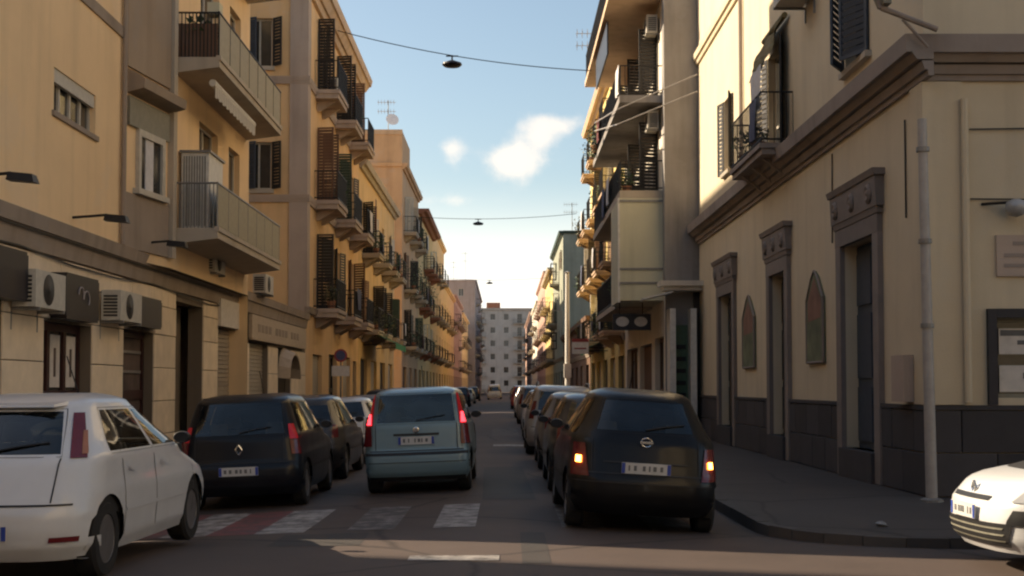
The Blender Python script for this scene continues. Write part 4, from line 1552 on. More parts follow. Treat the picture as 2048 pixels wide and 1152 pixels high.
potted_plant(G1.p(26.9, 0.4, 6.33), 0.22, 'small leafy plant in the middle of the corner balcony', n=80)

# ---- cement side wall block with balconies and the boxed-in veranda
r2 = empty('apartment_building', (4.7, 45, 0))
tag(r2, 'block with bare cement flank and stacked balconies, beyond the cream corner', 'building')
QX, QY0, QY1, QZ = 4.72, 38.05, 51.0, 17.0
G2 = RF(QX)
h2 = []
for z in (4.2, 7.35, 10.25, 13.4):
    for c in (40.5, 44.2, 48.0):
        h2.append((c - 0.6, c + 0.6, z + 0.03, z + 2.3))
g2 = [(38.6, 40.9, 0.0, 3.0), (41.8, 45.4, 0.0, 2.9), (46.2, 50.2, 0.0, 2.9)]
m = MB()
wall_holes(m, G2, QY0, QY1, -0.3, QZ, h2 + g2, 0.25)
shell(m, QX, 16, QY0, QY1, QZ, near=False)
m.build('wall', 'white_wall', r2)
m = MB()
m.face([(QX - 0.02, QY0, 4.4), (16, QY0, 4.4), (16, QY0, QZ), (QX - 0.02, QY0, QZ)])
m.face([(QX - 0.02, QY0, 4.4), (QX - 0.02, QY0, QZ), (QX - 0.02, QY0 + 0.5, QZ), (QX - 0.02, QY0 + 0.5, 4.4)])
m.face([(QX - 0.02, QY0, -0.3), (16, QY0, -0.3), (16, QY0, 4.4), (QX - 0.02, QY0, 4.4)])
m.build('flank_wall', 'cement', r2)
for h in h2:
    window_in(G2, r2, *h, bars=1, frame='shutter_dark')
    shutter_leaf(G2, r2, h[0] - 0.02, 1, 0.58, h[2], h[3], 100, 'shutter_dark')
for z, zr in ((7.35, 8.25), (10.22, 11.12)):
    m = MB()
    G2.box(m, 38.55, 50.2, -0.05, 1.3, z - 0.22, z)
    bal = m.build('balcony', 'cement' if z > 9 else 'slab_plaster', r2)
    railing_mesh(G2, 38.6, 50.1, 1.26, z, zr, 0.14).build('railing', 'iron', bal)
    for q in range(5):
        a = 39.0 + q * 2.2
        fb(G2, a, a + 2.1, 1.225, 1.24, z + 0.08, zr - 0.1).build('railing_panel', 'sign_dark' if z > 9 else 'olive_panel', bal)
m = MB()
G2.box(m, 38.4, 50.4, -0.05, 1.6, 13.2, 13.4)
tp = m.build('balcony', 'soffit_brown', r2)
railing_mesh(G2, 38.45, 50.3, 1.55, 13.4, 14.4, 0.14).build('railing', 'iron', tp)
m = MB()
G2.box(m, 41.0, 46.0, 1.42, 1.47, 12.1, 13.15)
m.build('sun_screen', 'sign_dark', r2)
# veranda box
m = MB()
G2.box(m, 38.52, 41.6, 0.0, 1.31, 4.06, 7.12)
ver = m.build('veranda', 'olive_panel', r2)
for z in (4.55, 4.97, 7.0):
    fb(YF(38.52), QX - 1.31, QX, 0.0, 0.03, z, z + 0.06).build('veranda_rail', 'grey_metal', ver)
fb(G2, 38.50, 38.62, 1.30, 1.36, 4.0, 7.12).build('corner_post', 'white_plastic', ver)
m = MB()
G2.box(m, 41.62, 50.2, -0.05, 1.2, 4.0, 4.18)
bal = m.build('balcony', 'slab_plaster', r2)
railing_mesh(G2, 41.65, 50.1, 1.16, 4.18, 5.2, 0.14).build('railing', 'iron', bal)
for q in range(3):
    fb(G2, 42 + q * 2.7, 44.6 + q * 2.7, 1.12, 1.14, 4.25, 5.1).build('railing_panel', 'balcony_panel', bal)
# street level of the block: little canopied doorway facing the camera, dark shop
FN2 = YF(QY0)
m = MB()
FN2.box(m, QX - 0.15, RX, 0.0, 0.7, 4.28, 4.40)
FN2.box(m, QX - 0.25, RX, 0.0, 0.85, 4.401, 4.55)
m.build('canopy', 'white_wall', r2)
m = MB()
m.hexa([FN2.p(QX - 0.75, 0.0, 4.0), FN2.p(QX + 0.1, 0.0, 4.2), FN2.p(QX + 0.1, 0.9, 4.2), FN2.p(QX - 0.75, 0.9, 4.0),
        FN2.p(QX - 0.75, 0.0, 4.05), FN2.p(QX + 0.1, 0.0, 4.25), FN2.p(QX + 0.1, 0.9, 4.25), FN2.p(QX - 0.75, 0.9, 4.05)])
m.build('side_awning', 'white_plastic', r2)
for a in (QX + 0.02, QX + 0.62):
    fb(FN2, a, a + 0.17, 0.0, 0.75, 0.04, 3.75).build('door_post', 'white_plastic', r2)
gd = fb(FN2, QX + 0.20, QX + 0.615, 0.0, 0.1, 0.04, 3.3).build('door', 'door_green', r2)
for z in (1.2, 1.55, 1.9, 2.25, 2.6):
    fb(FN2, QX + 0.25, QX + 0.56, 0.1, 0.13, z, z + 0.12).build('vent_slot', 'door_dark', gd)
fb(FN2, QX + 0.80, RX, 0.0, 0.12, 0.04, 4.26).build('corner_infill', 'shutter_dark', r2)
glazed_shop(G2, r2, g2[0], 'brown_front', 'window_glass', 2)
fb(G2, 41.82, 45.38, -0.22, -0.15, 0.0, 2.88).build('shop_door', 'brown_front', r2)
glazed_shop(G2, r2, g2[2], 'brown_front', 'window_glass', 3)
hs = empty('hanging_sign', (3.9, 39.6, 3.4))
tag(hs, 'dark hanging sign with two pale ovals under the veranda', 'sign')
MB().box(3.28, 4.45, 39.56, 39.66, 3.22, 3.72).build('board', 'sign_dark', hs)
for c in (3.58, 4.14):
    m = MB()
    m.face([(c + 0.2 * math.cos(2 * math.pi * k / 18), 39.553, 3.48 + 0.15 * math.sin(2 * math.pi * k / 18)) for k in range(18)])
    m.face([(c + 0.2 * math.cos(2 * math.pi * k / 18), 39.559, 3.48 + 0.15 * math.sin(2 * math.pi * k / 18)) for k in range(18)])
    m.build('oval', 'poster_white', hs)
m = MB()
for c in (3.5, 4.2):
    m.tube((c, 39.61, 3.72), (c, 39.61, 4.06), 0.015, 5)
m.build('hanger', 'iron', hs)
ac_unit(G2, 39.0, 40.0, 0.03, 0.4, 9.3, 9.85, 'air conditioner under the upper balcony next to the cement flank')
ac_unit(G2, 39.2, 40.2, 0.03, 0.4, 12.3, 12.85, 'air conditioner beneath the brown roof slab')
cloth(G2, 38.8, 39.9, 1.3, 10.35, 11.2, 'cloth_white', 'white washing on the upper balcony beside the cement flank')
cloth(G2, 44.0, 45.2, 1.34, 7.3, 8.3, 'cloth_blue', 'blue-grey washing on the balcony above the veranda')
potted_plant(G2.p(39.5, 1.0, 7.36), 0.28, 'plant on the balcony directly above the veranda', n=90)
potted_plant(G2.p(48.2, 1.35, 10.23), 0.4, 'trailing plant on the far end of the upper right balcony', n=130, droop=True)

cloth(G2, 46.4, 47.6, 1.34, 10.4, 11.2, 'cloth_red', 'dark red rug over the upper right balcony rail')
cloth(G2, 41.9, 42.9, 1.36, 7.45, 8.3, 'cloth_white', 'white towel on the rail above the far end of the veranda')
potted_plant(G2.p(43.4, 0.95, 4.19), 0.35, 'leafy plant behind the rail beyond the veranda', n=110)
potted_plant(F2.p(46.2, 0.55, 7.86), 0.34, 'leafy plant on the nearest middle balcony of the orange block', n=120, droop=True)
potted_plant(F2.p(51.3, 0.55, 11.66), 0.3, 'leafy plant on the high middle balcony of the orange block', n=100)
potted_plant(F2.p(44.5, 0.55, 4.16), 0.3, 'low plant on the lowest near balcony of the orange block', 'leaves_dry', n=100)

# ---- right row, going away
_, GA, cr, zr_ = street_building('bright yellow sunlit block with dark balconies on the right', 1, 4.75, 51.05, 72, 15.5, 'bright_yellow', 4, 5, 'shutter_green', eave=(0.5, 'soffit_brown'), bal=0.85, slabm='soffit_brown', gz=3.6)
street_building('single storey shop row between the yellow and grey-green blocks', 1, 4.75, 72.05, 105.5, 5.4, 'brown_front', 1, 6, bal=0.0, detail=False, gz=3.4, win_h=0.8, name='shop_row')
street_building('grey-green block with a pale upper floor facing the camera on the right', 1, 4.75, 106, 128, 14.2, 'grey_green', 3, 4, bal=0.6, near_windows=[], eave=(0.35, 'shutter_green'))
street_building('cream yellow block farther down the right side', 1, 4.75, 128.05, 152, 13.2, 'bright_yellow', 3, 4, bal=0.7, detail=False, eave=(0.6, 'slab_plaster'))
street_building('pink block far down the right side', 1, 4.75, 152.05, 190, 15.0, 'pink_wall', 3, 6, bal=0.7, detail=False)
street_building('white block far down the right side', 1, 4.75, 190.05, 235, 14.0, 'white_wall', 3, 7, bal=0.6, detail=False)
street_building('pinkish block farthest down the right side', 1, 4.75, 235.05, 300, 15.0, 'pink_wall', 3, 9, bal=0.5, detail=False)

# plants, laundry and awnings along the balconies
FLN = ('lowest', 'second', 'third', 'top')
BYN = ('nearest', 'second', 'third', 'fourth', 'fifth', 'sixth')
for F_, c, z, lb, fi, bi in hang:
    short = ' '.join(lb.split()[:2])
    short += '' if 'block' in short else ' block'
    where = '%s row, %s balcony along the %s' % (FLN[fi], BYN[bi], short)
    pick = random.random()
    if pick < 0.45:
        potted_plant(F_.p(c + random.uniform(0.0, 0.7), 0.6, z + 0.01), random.uniform(0.3, 0.6), 'leafy pot plant, ' + where, random.choice(('leaves', 'leaves_dry')), 110, random.random() < 0.5)
    else:
        u = c + random.uniform(-0.6, 0.3)
        mt = random.choice(('cloth_white', 'cloth_blue', 'cloth_red', 'cloth_white'))
        cloth(F_, u, u + random.uniform(0.5, 1.0), 0.88, z + random.uniform(0.0, 0.35), z + random.uniform(0.9, 1.1), mt,
              {'cloth_white': 'white', 'cloth_blue': 'blue-grey', 'cloth_red': 'dark red'}[mt] + ' washing, ' + where)


def aux_plants(F, cs, zs, picks, lab):
    for (i, j, r, dr, tx) in picks:
        potted_plant(F.p(cs[j] - 0.6, 0.6, zs[i] + 0.01), r, tx, 'leaves' if (i + j) % 2 else 'leaves_dry', 150, dr)


aux_plants(FA, ca, za, ((0, 0, 0.5, True, 'trailing plant on the first lower balcony of the yellow block'), (0, 1, 0.45, True, 'trailing plant on the second lower balcony of the yellow block'),
                        (1, 0, 0.45, False, 'bushy plant on the first upper balcony of the yellow block'), (1, 2, 0.5, True, 'trailing plant on the third upper balcony of the yellow block'),
                        (1, 3, 0.5, False, 'bushy plant on the last upper balcony of the yellow block')), '')
aux_plants(FB_, cb, zb_, ((0, 0, 0.8, True, 'trailing plant on the lowest near balcony of the terracotta block'), (1, 0, 1.0, True, 'overgrown plant on the middle near balcony of the terracotta block'),
                          (1, 1, 0.85, True, 'overgrown plant on the middle centre balcony of the terracotta block'), (2, 1, 0.5, False, 'bushy plant on the top balcony of the terracotta block')), '')
aux_plants(FC, cc, zc, ((1, 0, 0.95, True, 'overgrown plant on the middle balcony of the red eave block'), (0, 1, 0.6, True, 'trailing plant on the low balcony of the red eave block')), '')
aux_plants(GA, cr, zr_, ((0, 1, 0.5, True, 'trailing plant low on the bright yellow block'), (2, 4, 0.6, True, 'trailing plant at the far high corner of the bright yellow block')), '')


def slope_awning(F, u0, u1, z, reach, mat, label):
    root = empty('shop_awning', F.p((u0 + u1) / 2, 0, z))
    tag(root, label, 'awning', 'awnings over shops')
    m = MB()
    k = 8
    top = [F.p(u0 + (u1 - u0) * i / k, 0.02, z) for i in range(k + 1)]
    low = [F.p(u0 + (u1 - u0) * i / k, reach, z - reach * 0.45 + 0.02 * (i % 2)) for i in range(k + 1)]
    val = [F.p(u0 + (u1 - u0) * i / k, reach + 0.01, z - reach * 0.45 - 0.28 + 0.04 * (i % 2)) for i in range(k + 1)]
    m.grid([top, low, val])
    m.build('canvas', mat, root)
    m = MB()
    for u in (u0 + 0.05, u1 - 0.05):
        m.tube(F.p(u, 0.02, z - reach * 0.5), F.p(u, reach, z - reach * 0.45), 0.018, 5)
    m.build('arm', 'iron', root)


slope_awning(FA, 59.5, 65.5, 4.15, 1.5, 'green_awning', 'green shop awning low on the yellow block at left')
slope_awning(GA, 62.0, 68.5, 3.7, 0.75, 'green_awning', 'dark green awning low on the bright yellow block at right')

# traffic sign on the left pavement
ts = empty('traffic_sign', (-5.55, 44.0, 0.03))
tag(ts, 'round no parking sign with white plate on the left pavement', 'traffic sign')
MB().tube((-5.55, 44, 0.03), (-5.55, 44, 2.75), 0.03, 8).build('post', 'grey_metal', ts)
MB().lathe((-5.55, 43.95, 2.55), (0, -1, 0), [(0.22, 0), (0.22, 0.012), (0.17, 0.013), (0.0, 0.013)], 24).build('disc', 'sign_red', ts)
MB().lathe((-5.55, 43.935, 2.55), (0, -1, 0), [(0.16, 0), (0.16, 0.006), (0.0, 0.006)], 24).build('disc_face', 'sign_blue', ts)
MB().box(-5.85, -5.25, 43.93, 43.95, 1.85, 2.2).build('plate', 'poster_white', ts)
# red and white board on the right
rb = empty('advertising_sign', (4.0, 60, 3))
tag(rb, 'small red topped white board jutting from the bright yellow block', 'sign')
MB().box(3.10, 3.86, 59.95, 60.02, 3.0, 3.55).build('board', 'sign_white', rb)
MB().box(3.10, 3.86, 59.94, 60.03, 3.552, 3.70).build('red_band', 'sign_red', rb)
MB().box(3.2, 3.75, 59.938, 59.949, 3.22, 3.28).build('lettering', 'sign_red', rb)
m = MB()
for z in (3.15, 3.6):
    m.tube((3.86, 60, z), (4.78, 60, z), 0.02, 5)
m.build('bracket', 'iron', rb)
# white mast on the right pavement
lm = empty('mast', (3.58, 74.5, 0.03))
tag(lm, 'tall white mast on the right pavement before the grey-green block', 'mast')
MB().tube((3.58, 74.5, 0.03), (3.58, 74.5, 8.0), 0.16, 10, 0.12).build('shaft', 'white_plastic', lm, smooth=50)
MB().box(3.38, 3.78, 74.3, 74.7, 2.0, 2.8).build('cabinet', 'white_plastic', lm)
MB().lathe((3.58, 74.5, 8.0), (0, 0, 1), [(0.16, 0), (0.18, 0.05), (0.0, 0.12)], 10).build('cap', 'pale_metal', lm)


# ---- lamps hung on wires across the street
def wire_lamp(p, q, t, r, label):
    p, q = Vector(p), Vector(q)
    c = p.lerp(q, t)
    root = empty('street_lamp', c)
    tag(root, label, 'street lamp', 'lamps hung on wires over the street')
    sag = 0.25
    m = MB()
    N = 14
    P = [p.lerp(q, i / N) - Vector((0, 0, sag * 4 * (i / N) * (1 - i / N))) for i in range(N + 1)]
    for a, b in zip(P, P[1:]):
        m.tube(a, b, 0.017, 5)
    m.build('wire', 'iron', root)
    c = c - Vector((0, 0, sag * 4 * t * (1 - t)))
    m = MB()
    m.tube(c, c - Vector((0, 0, 0.2)), 0.03, 6)
    m.tube(c - Vector((0.22, 0, 0.02)), c + Vector((0.22, 0, -0.02)), 0.025, 6)
    m.build('hanger', 'iron', root)
    MB().lathe(c - Vector((0, 0, 0.42)), (0, 0, 1), [(0.0, 0.0), (r * 0.8, 0.02), (r, 0.08), (r * 0.95, 0.14), (r * 0.5, 0.2), (0.09, 0.24), (0.0, 0.25)], 24).build('lamp_head', 'sign_dark', root, smooth=50)


wire_lamp((-6.05, 46.5, 14.35), (3.1, 46.5, 12.9), 0.452, 0.36, 'large dark round lamp on the nearest wire over the street')
wire_lamp((-6.3, 87, 12.9), (4.8, 87, 13.1), 0.405, 0.36, 'small dark lamp on the second wire over the street')
wire_lamp((-6.3, 137, 12.9), (4.8, 137, 13.0), 0.42, 0.36, 'tiny lamp on the farthest wire over the street')
# pair of cables on the right
for k, (z0, z1, z2) in enumerate(((10.62, 9.75, 11.2), (10.12, 9.3, 10.9))):
    m = MB()
    P = [Vector((5.62, 37.6, z0)), Vector((3.34, 38.4, z1)), Vector((3.3, 47.5, z2))]
    for a, b_ in zip(P, P[1:]):
        for i in range(6):
            m.tube(a.lerp(b_, i / 6), a.lerp(b_, (i + 1) / 6), 0.02, 5)
    tag(m.build('cable', 'pale_metal'), ('upper' if k == 0 else 'lower') + ' of the two pale cables running from the cream building', 'cable')


# ---- antennas on the roofs
def antenna(loc, h, label, dish=False):
    root = empty('antenna', loc)
    tag(root, label, 'antenna', 'roof antennas')
    x, y, z = loc
    m = MB()
    m.tube(loc, (x, y, z + h), 0.03, 5)
    m.build('mast', 'grey_metal', root)
    m = MB()
    for k, zz in enumerate((0.95, 0.7)):
        m.tube((x - 0.7, y, z + h * zz), (x + 0.5, y, z + h * zz), 0.015, 4)
        for i in range(6):
            q = x - 0.65 + i * 0.2
            m.tube((q, y - 0.3, z + h * zz), (q, y + 0.3, z + h * zz), 0.012, 4)
            m.tube((q, y, z + h * zz - 0.18), (q, y, z + h * zz + 0.18), 0.012, 4)
    m.build('elements', 'pale_metal', root)
    if dish:
        MB().lathe((x + 0.25, y - 0.1, z + h * 0.45), (0.3, -1, 0.4), [(0.0, 0.0), (0.2, 0.02), (0.38, 0.09), (0.42, 0.12)], 18).build('dish', 'sign_white', root, smooth=60)


antenna((-7.6, 84, 17.7), 2.4, 'antenna with a white dish on the terracotta penthouse', True)
antenna((-6.9, 100, 14.8), 1.8, 'antenna on the roof with the red eave')
antenna((-7.2, 235, 20.3), 5.5, 'tall antenna on the mauve grey block')
antenna((-9.2, 232, 20.3), 3.5, 'shorter antenna on the mauve grey block')
antenna((5.6, 108, 14.2), 2.6, 'antenna on the grey-green block at right')
antenna((3.45, 50.0, 13.41), 1.9, 'dark antenna on the rail of the top right balcony')

# ------------------------------------------------------------------ cars
def lerp_tab(tab, z):
    if z <= tab[0][0]:
        return tab[0][1]
    for (a, u), (b, v) in zip(tab, tab[1:]):
        if z <= b:
            t = (z - a) / (b - a)
            return u + (v - u) * t
    return tab[-1][1]


class Body:
    """car shell made of stacked horizontal outlines; every trim piece lies on the same surface"""

    def __init__(s, rear, front, width, rr=0.26, rf=0.42, camr=0.05, camf=0.14, z0=0.19, H=1.5, belt=0.95, arch=None, res=1, taper=0.05):
        s.taper, s.cuts = taper, []
        s.rear, s.front, s.width = rear, front, width
        s.rr, s.rf, s.camr, s.camf = rr, rf, camr, camf
        s.z0, s.H, s.belt, s.res = z0, H, belt, res
        s.arch = arch          # (y_rear_axle, y_front_axle, z_axle, radius)
        s.cache = {}

    def half(s, z):
        """half outline from rear centre to front centre at height z, dense, with fixed point count"""
        k = round(z, 4)
        if k in s.cache:
            return s.cache[k]
        yr, yf, w = lerp_tab(s.rear, z), lerp_tab(s.front, z), lerp_tab(s.width, z)
        L = yf - yr
        rr, rf = min(s.rr, L * 0.3, w * 0.6), min(s.rf, L * 0.35, w * 0.7)
        P = []
        nr, nc, ns = 7, 8, (46 if s.res else 24)
        tp = 0.05 + (s.taper - 0.05) * min(1, max(0, (z - s.belt) / 0.12))
        side = lambda y: w * (1 - tp * abs((y - (yr + yf) / 2) / (L / 2)) ** 3)
        for i in range(nr):
            x = (side(yr + rr) - rr) * i / nr
            P.append((x, yr + s.camr * (x / w) ** 2))
        cx, c0 = side(yr + rr) - rr, s.camr * ((side(yr + rr) - rr) / w) ** 2
        for i in range(nc):
            a = math.pi / 2 * i / nc
            P.append((cx + rr * math.sin(a), yr + c0 + (rr - c0) * (1 - math.cos(a))))
        for i in range(ns + 1):
            y = yr + rr + (L - rr - rf) * i / ns
            P.append((side(y), y))
        cx, c0 = side(yf - rf) - rf, s.camf * ((side(yf - rf) - rf) / w) ** 2
        for i in range(1, nc + 1):
            a = math.pi / 2 * i / nc
            P.append((cx + rf * math.cos(a), yf - rf + (rf - c0) * math.sin(a)))
        for i in range(1, nr + 1):
            x = cx * (1 - i / nr)
            P.append((x, yf - s.camf * (x / w) ** 2))
        s.cache[k] = P
        return P

    def levels(s):
        a, b = s.z0, s.belt
        n1, n2 = (22, 12) if s.res else (12, 7)
        zs = [a + (b - a) * i / n1 for i in range(n1)]
        top = s.H - 0.13
        zs += [b + (top - b) * i / n2 for i in range(n2)]
        zs += [s.H - 0.13, s.H - 0.10, s.H - 0.075, s.H - 0.05, s.H - 0.03, s.H - 0.012]
        return zs

    def shell_mesh(s):
        zs = s.levels()
        rows = []
        for z in zs:
            h = s.half(z)
            rows.append([(x, y, z) for x, y in h] + [(-x, y, z) for x, y in h[-2:0:-1]])
        me = MB()
        me.grid(rows, True)
        me.face(rows[-1])
        me.face(rows[0][::-1])
        return me

    def build(s, name, mat, parent):
        o = s.shell_mesh().build(name, mat, parent, local=True)
        bm = bmesh.new()
        bm.from_mesh(o.data)
        bmesh.ops.remove_doubles(bm, verts=bm.verts, dist=1e-5)
        if s.arch:
            ya, yb, za, ra = s.arch
            kill = []
            for f in bm.faces:
                c = f.calc_center_median()
                if abs(c.x) < 0.45 or len(f.verts) > 8:
                    continue
                for yy in (ya, yb):
                    if math.hypot(c.y - yy, c.z - za) < ra and abs(f.normal.x) > 0.1:
                        kill.append(f)
                        break
            bmesh.ops.delete(bm, geom=kill, context='FACES')
            for v in bm.verts:
                if abs(v.co.x) > 0.45 and v.is_boundary:
                    for yy in (ya, yb):
                        d = math.hypot(v.co.y - yy, v.co.z - za)
                        if v.co.z <= s.z0 + 0.005:
                            hw_ = math.sqrt(max(0.0, ra * ra - (v.co.z - za) ** 2))
                            if abs(v.co.y - yy) < hw_:
                                v.co.y = yy + math.copysign(hw_, v.co.y - yy)
                            continue
                        if 0.5 * ra < d < ra * 1.35:
                            v.co.y = yy + (v.co.y - yy) * ra / d
                            v.co.z = za + (v.co.z - za) * ra / d
        bm.normal_update()
        for kind, quad in s.cuts:
            s.cut(bm, kind, quad)
        bmesh.ops.recalc_face_normals(bm, faces=bm.faces)
        bm.to_mesh(o.data)
        bm.free()
        for p in o.data.polygons:
            p.use_smooth = True
        o.data.set_sharp_from_angle(angle=R_(38))
        return o

    def cut(s, bm, kind, quad):
        """open a window: quad = four (h, z) corners, h being y on the flanks and x at the ends"""
        zmin, zmax = min(q[1] for q in quad) - 0.12, max(q[1] for q in quad) + 0.12
        lo, hi = min(q[0] for q in quad) - 0.2, max(q[0] for q in quad) + 0.2

        def inreg(f):
            p = f.calc_center_median()
            if not (zmin < p.z < zmax) or len(f.verts) > 40:
                return False
            if kind in ('l', 'r'):
                return (p.x > 0.35 if kind == 'r' else p.x < -0.35) and lo < p.y < hi
            return (p.y < -0.6 if kind == 'rear' else p.y > 0.0) and lo < p.x < hi and abs(f.normal.y) > 0.2

        k = 1 if kind in ('l', 'r') else 0
        cen = (sum(q[0] for q in quad) / 4, sum(q[1] for q in quad) / 4)
        planes = []
        for (h0, z0), (h1, z1) in zip(quad, quad[1:] + quad[:1]):
            nh, nz = (z1 - z0), -(h1 - h0)
            if nh * (cen[0] - h0) + nz * (cen[1] - z0) < 0:
                nh, nz = -nh, -nz
            co, no = Vector((0, 0, z0)), Vector((0, 0, nz))
            co[k], no[k] = h0, nh
            planes.append((co, no.normalized()))
            fs = [f for f in bm.faces if inreg(f)]
            geom = list({*fs, *[e for f in fs for e in f.edges], *[v for f in fs for v in f.verts]})
            bmesh.ops.bisect_plane(bm, geom=geom, dist=1e-5, plane_co=co, plane_no=no.normalized())
        bm.normal_update()
        kill = []
        for f in bm.faces:
            if inreg(f):
                p = f.calc_center_median()
                if all((p - co).dot(no) > 0 for co, no in planes):
                    kill.append(f)
        bmesh.ops.delete(bm, geom=kill, context='FACES')

    def ring(s, name, mat, parent, quad, kind, w_in, w_out, off):
        """rubber seal round a window"""
        cx, cz = sum(q[0] for q in quad) / 4, sum(q[1] for q in quad) / 4

        def pt(h, z):
            if kind in ('l', 'r'):
                return s.at_y(z, h, 1 if kind == 'r' else -1, off)
            hh = s.half(z)
            hh = hh if kind == 'rear' else hh[::-1]
            x = abs(h)
            for (x0, y0), (x1, y1) in zip(hh, hh[1:]):
                if x0 <= x <= x1:
                    t = (x - x0) / max(1e-6, x1 - x0)
                    return (h, y0 + (y1 - y0) * t + (-off if kind == 'rear' else off), z)
            return (h, hh[0][1], z)

        loops = []
        for d in (w_out, -w_in):
            L = []
            for (h0, z0), (h1, z1) in zip(quad, quad[1:] + quad[:1]):
                for i in range(6):
                    t = i / 6
                    h, z = h0 + (h1 - h0) * t, z0 + (z1 - z0) * t
                    L.append(pt(h + math.copysign(d, h - cx) * min(1, abs(h - cx) / 0.1), z + math.copysign(d, z - cz) * (1 if abs(z - cz) > 0.08 else abs(z - cz) / 0.08)))
            loops.append(L)
        MB().grid(loops, True).build(name, mat, parent, smooth=40, local=True)

    def at_s(s, z, q, from_front=False, off=0.0):
        """point at arc length q from the rear (or front) centre, q<0 on the left"""
        h = s.half(z)
        if from_front:
            h = h[::-1]
        sg = 1 if q >= 0 else -1
        q = abs(q)
        for (x0, y0), (x1, y1) in zip(h, h[1:]):
            d = math.hypot(x1 - x0, y1 - y0)
            if q <= d or d == 0:
                t = q / d if d else 0
                tx, ty = (x1 - x0) / d, (y1 - y0) / d
                nx, ny = (ty, -tx) if not from_front else (-ty, tx)
                return (sg * (x0 + (x1 - x0) * t + nx * off), y0 + (y1 - y0) * t + ny * off, z)
            q -= d
        return (0, h[-1][1], z)

    def at_y(s, z, y, sg, off=0.0):
        h = s.half(z)
        best = h[0]
        for (x0, y0), (x1, y1) in zip(h, h[1:]):
            if y0 <= y <= y1 and (y1 - y0) > 1e-6:
                t = (y - y0) / (y1 - y0)
                return (sg * (x0 + (x1 - x0) * t + off), y, z)
        return (sg * (0.3 + off), y, z)

    def patch(s, name, mat, parent, za, zb, a0, b0, a1, b1, off=0.006, mode='s', sg=1, nu=8, nv=6, thick=True):
        """a panel lying on the shell between heights za..zb; a..b = arc or y range at bottom (0) and top (1)"""
        rows = []
        for j in range(nv + 1):
            t = j / nv
            z = za + (zb - za) * t
            a, b = a0 + (a1 - a0) * t, b0 + (b1 - b0) * t
            if mode == 'y':
                rows.append([s.at_y(z, a + (b - a) * i / nu, sg, off) for i in range(nu + 1)])
            else:
                rows.append([s.at_s(z, sg * (a + (b - a) * i / nu), mode == 'f', off) for i in range(nu + 1)])
        m = MB()
        m.grid(rows)
        o = m.build(name, mat, parent, smooth=40, local=True)
        return o


def wheel(parent, x, y, r, w, sg, rim='rim', spokes=5, segs=26):
    root = MB().lathe((x, y, r), (sg, 0, 0), [(r * 0.62, -w), (r * 0.93, -w), (r, -w * 0.85), (r, -w * 0.15), (r * 0.93, 0), (r * 0.66, 0.0), (r * 0.62, -0.02)], segs).build('wheel', 'tyre', parent, smooth=35, local=True)
    m = MB()
    m.lathe((x, y, r), (sg, 0, 0), [(r * 0.64, -0.008), (r * 0.6, -0.004), (r * 0.57, -0.03), (r * 0.55, -0.06)], segs)
    m.lathe((x, y, r), (sg, 0, 0), [(r * 0.2, -0.05), (r * 0.19, -0.015), (r * 0.1, -0.006), (0.0, -0.006)], 12)
    for k in range(spokes):
        a = 2 * math.pi * k / spokes + 0.3
        ca, sa = math.cos(a), math.sin(a)
        ta, tb = -sa, ca
        p = lambda rad, t, xo: (x + sg * xo, y + ca * rad + ta * t, r + sa * rad + tb * t)
        r0, r1 = r * 0.14, r * 0.6
        m.hexa([p(r0, -0.035, -0.06), p(r0, 0.035, -0.06), p(r1, 0.045, -0.06), p(r1, -0.045, -0.06),
                p(r0, -0.03, -0.018), p(r0, 0.03, -0.018), p(r1, 0.038, -0.014), p(r1, -0.038, -0.014)])
    m.build('rim', rim, root, local=True)
    MB().lathe((x - sg * 0.065, y, r), (sg, 0, 0), [(r * 0.6, 0.0), (0.0, 0.0)], 16).build('brake_disc', 'black_trim', root, local=True)
    return root


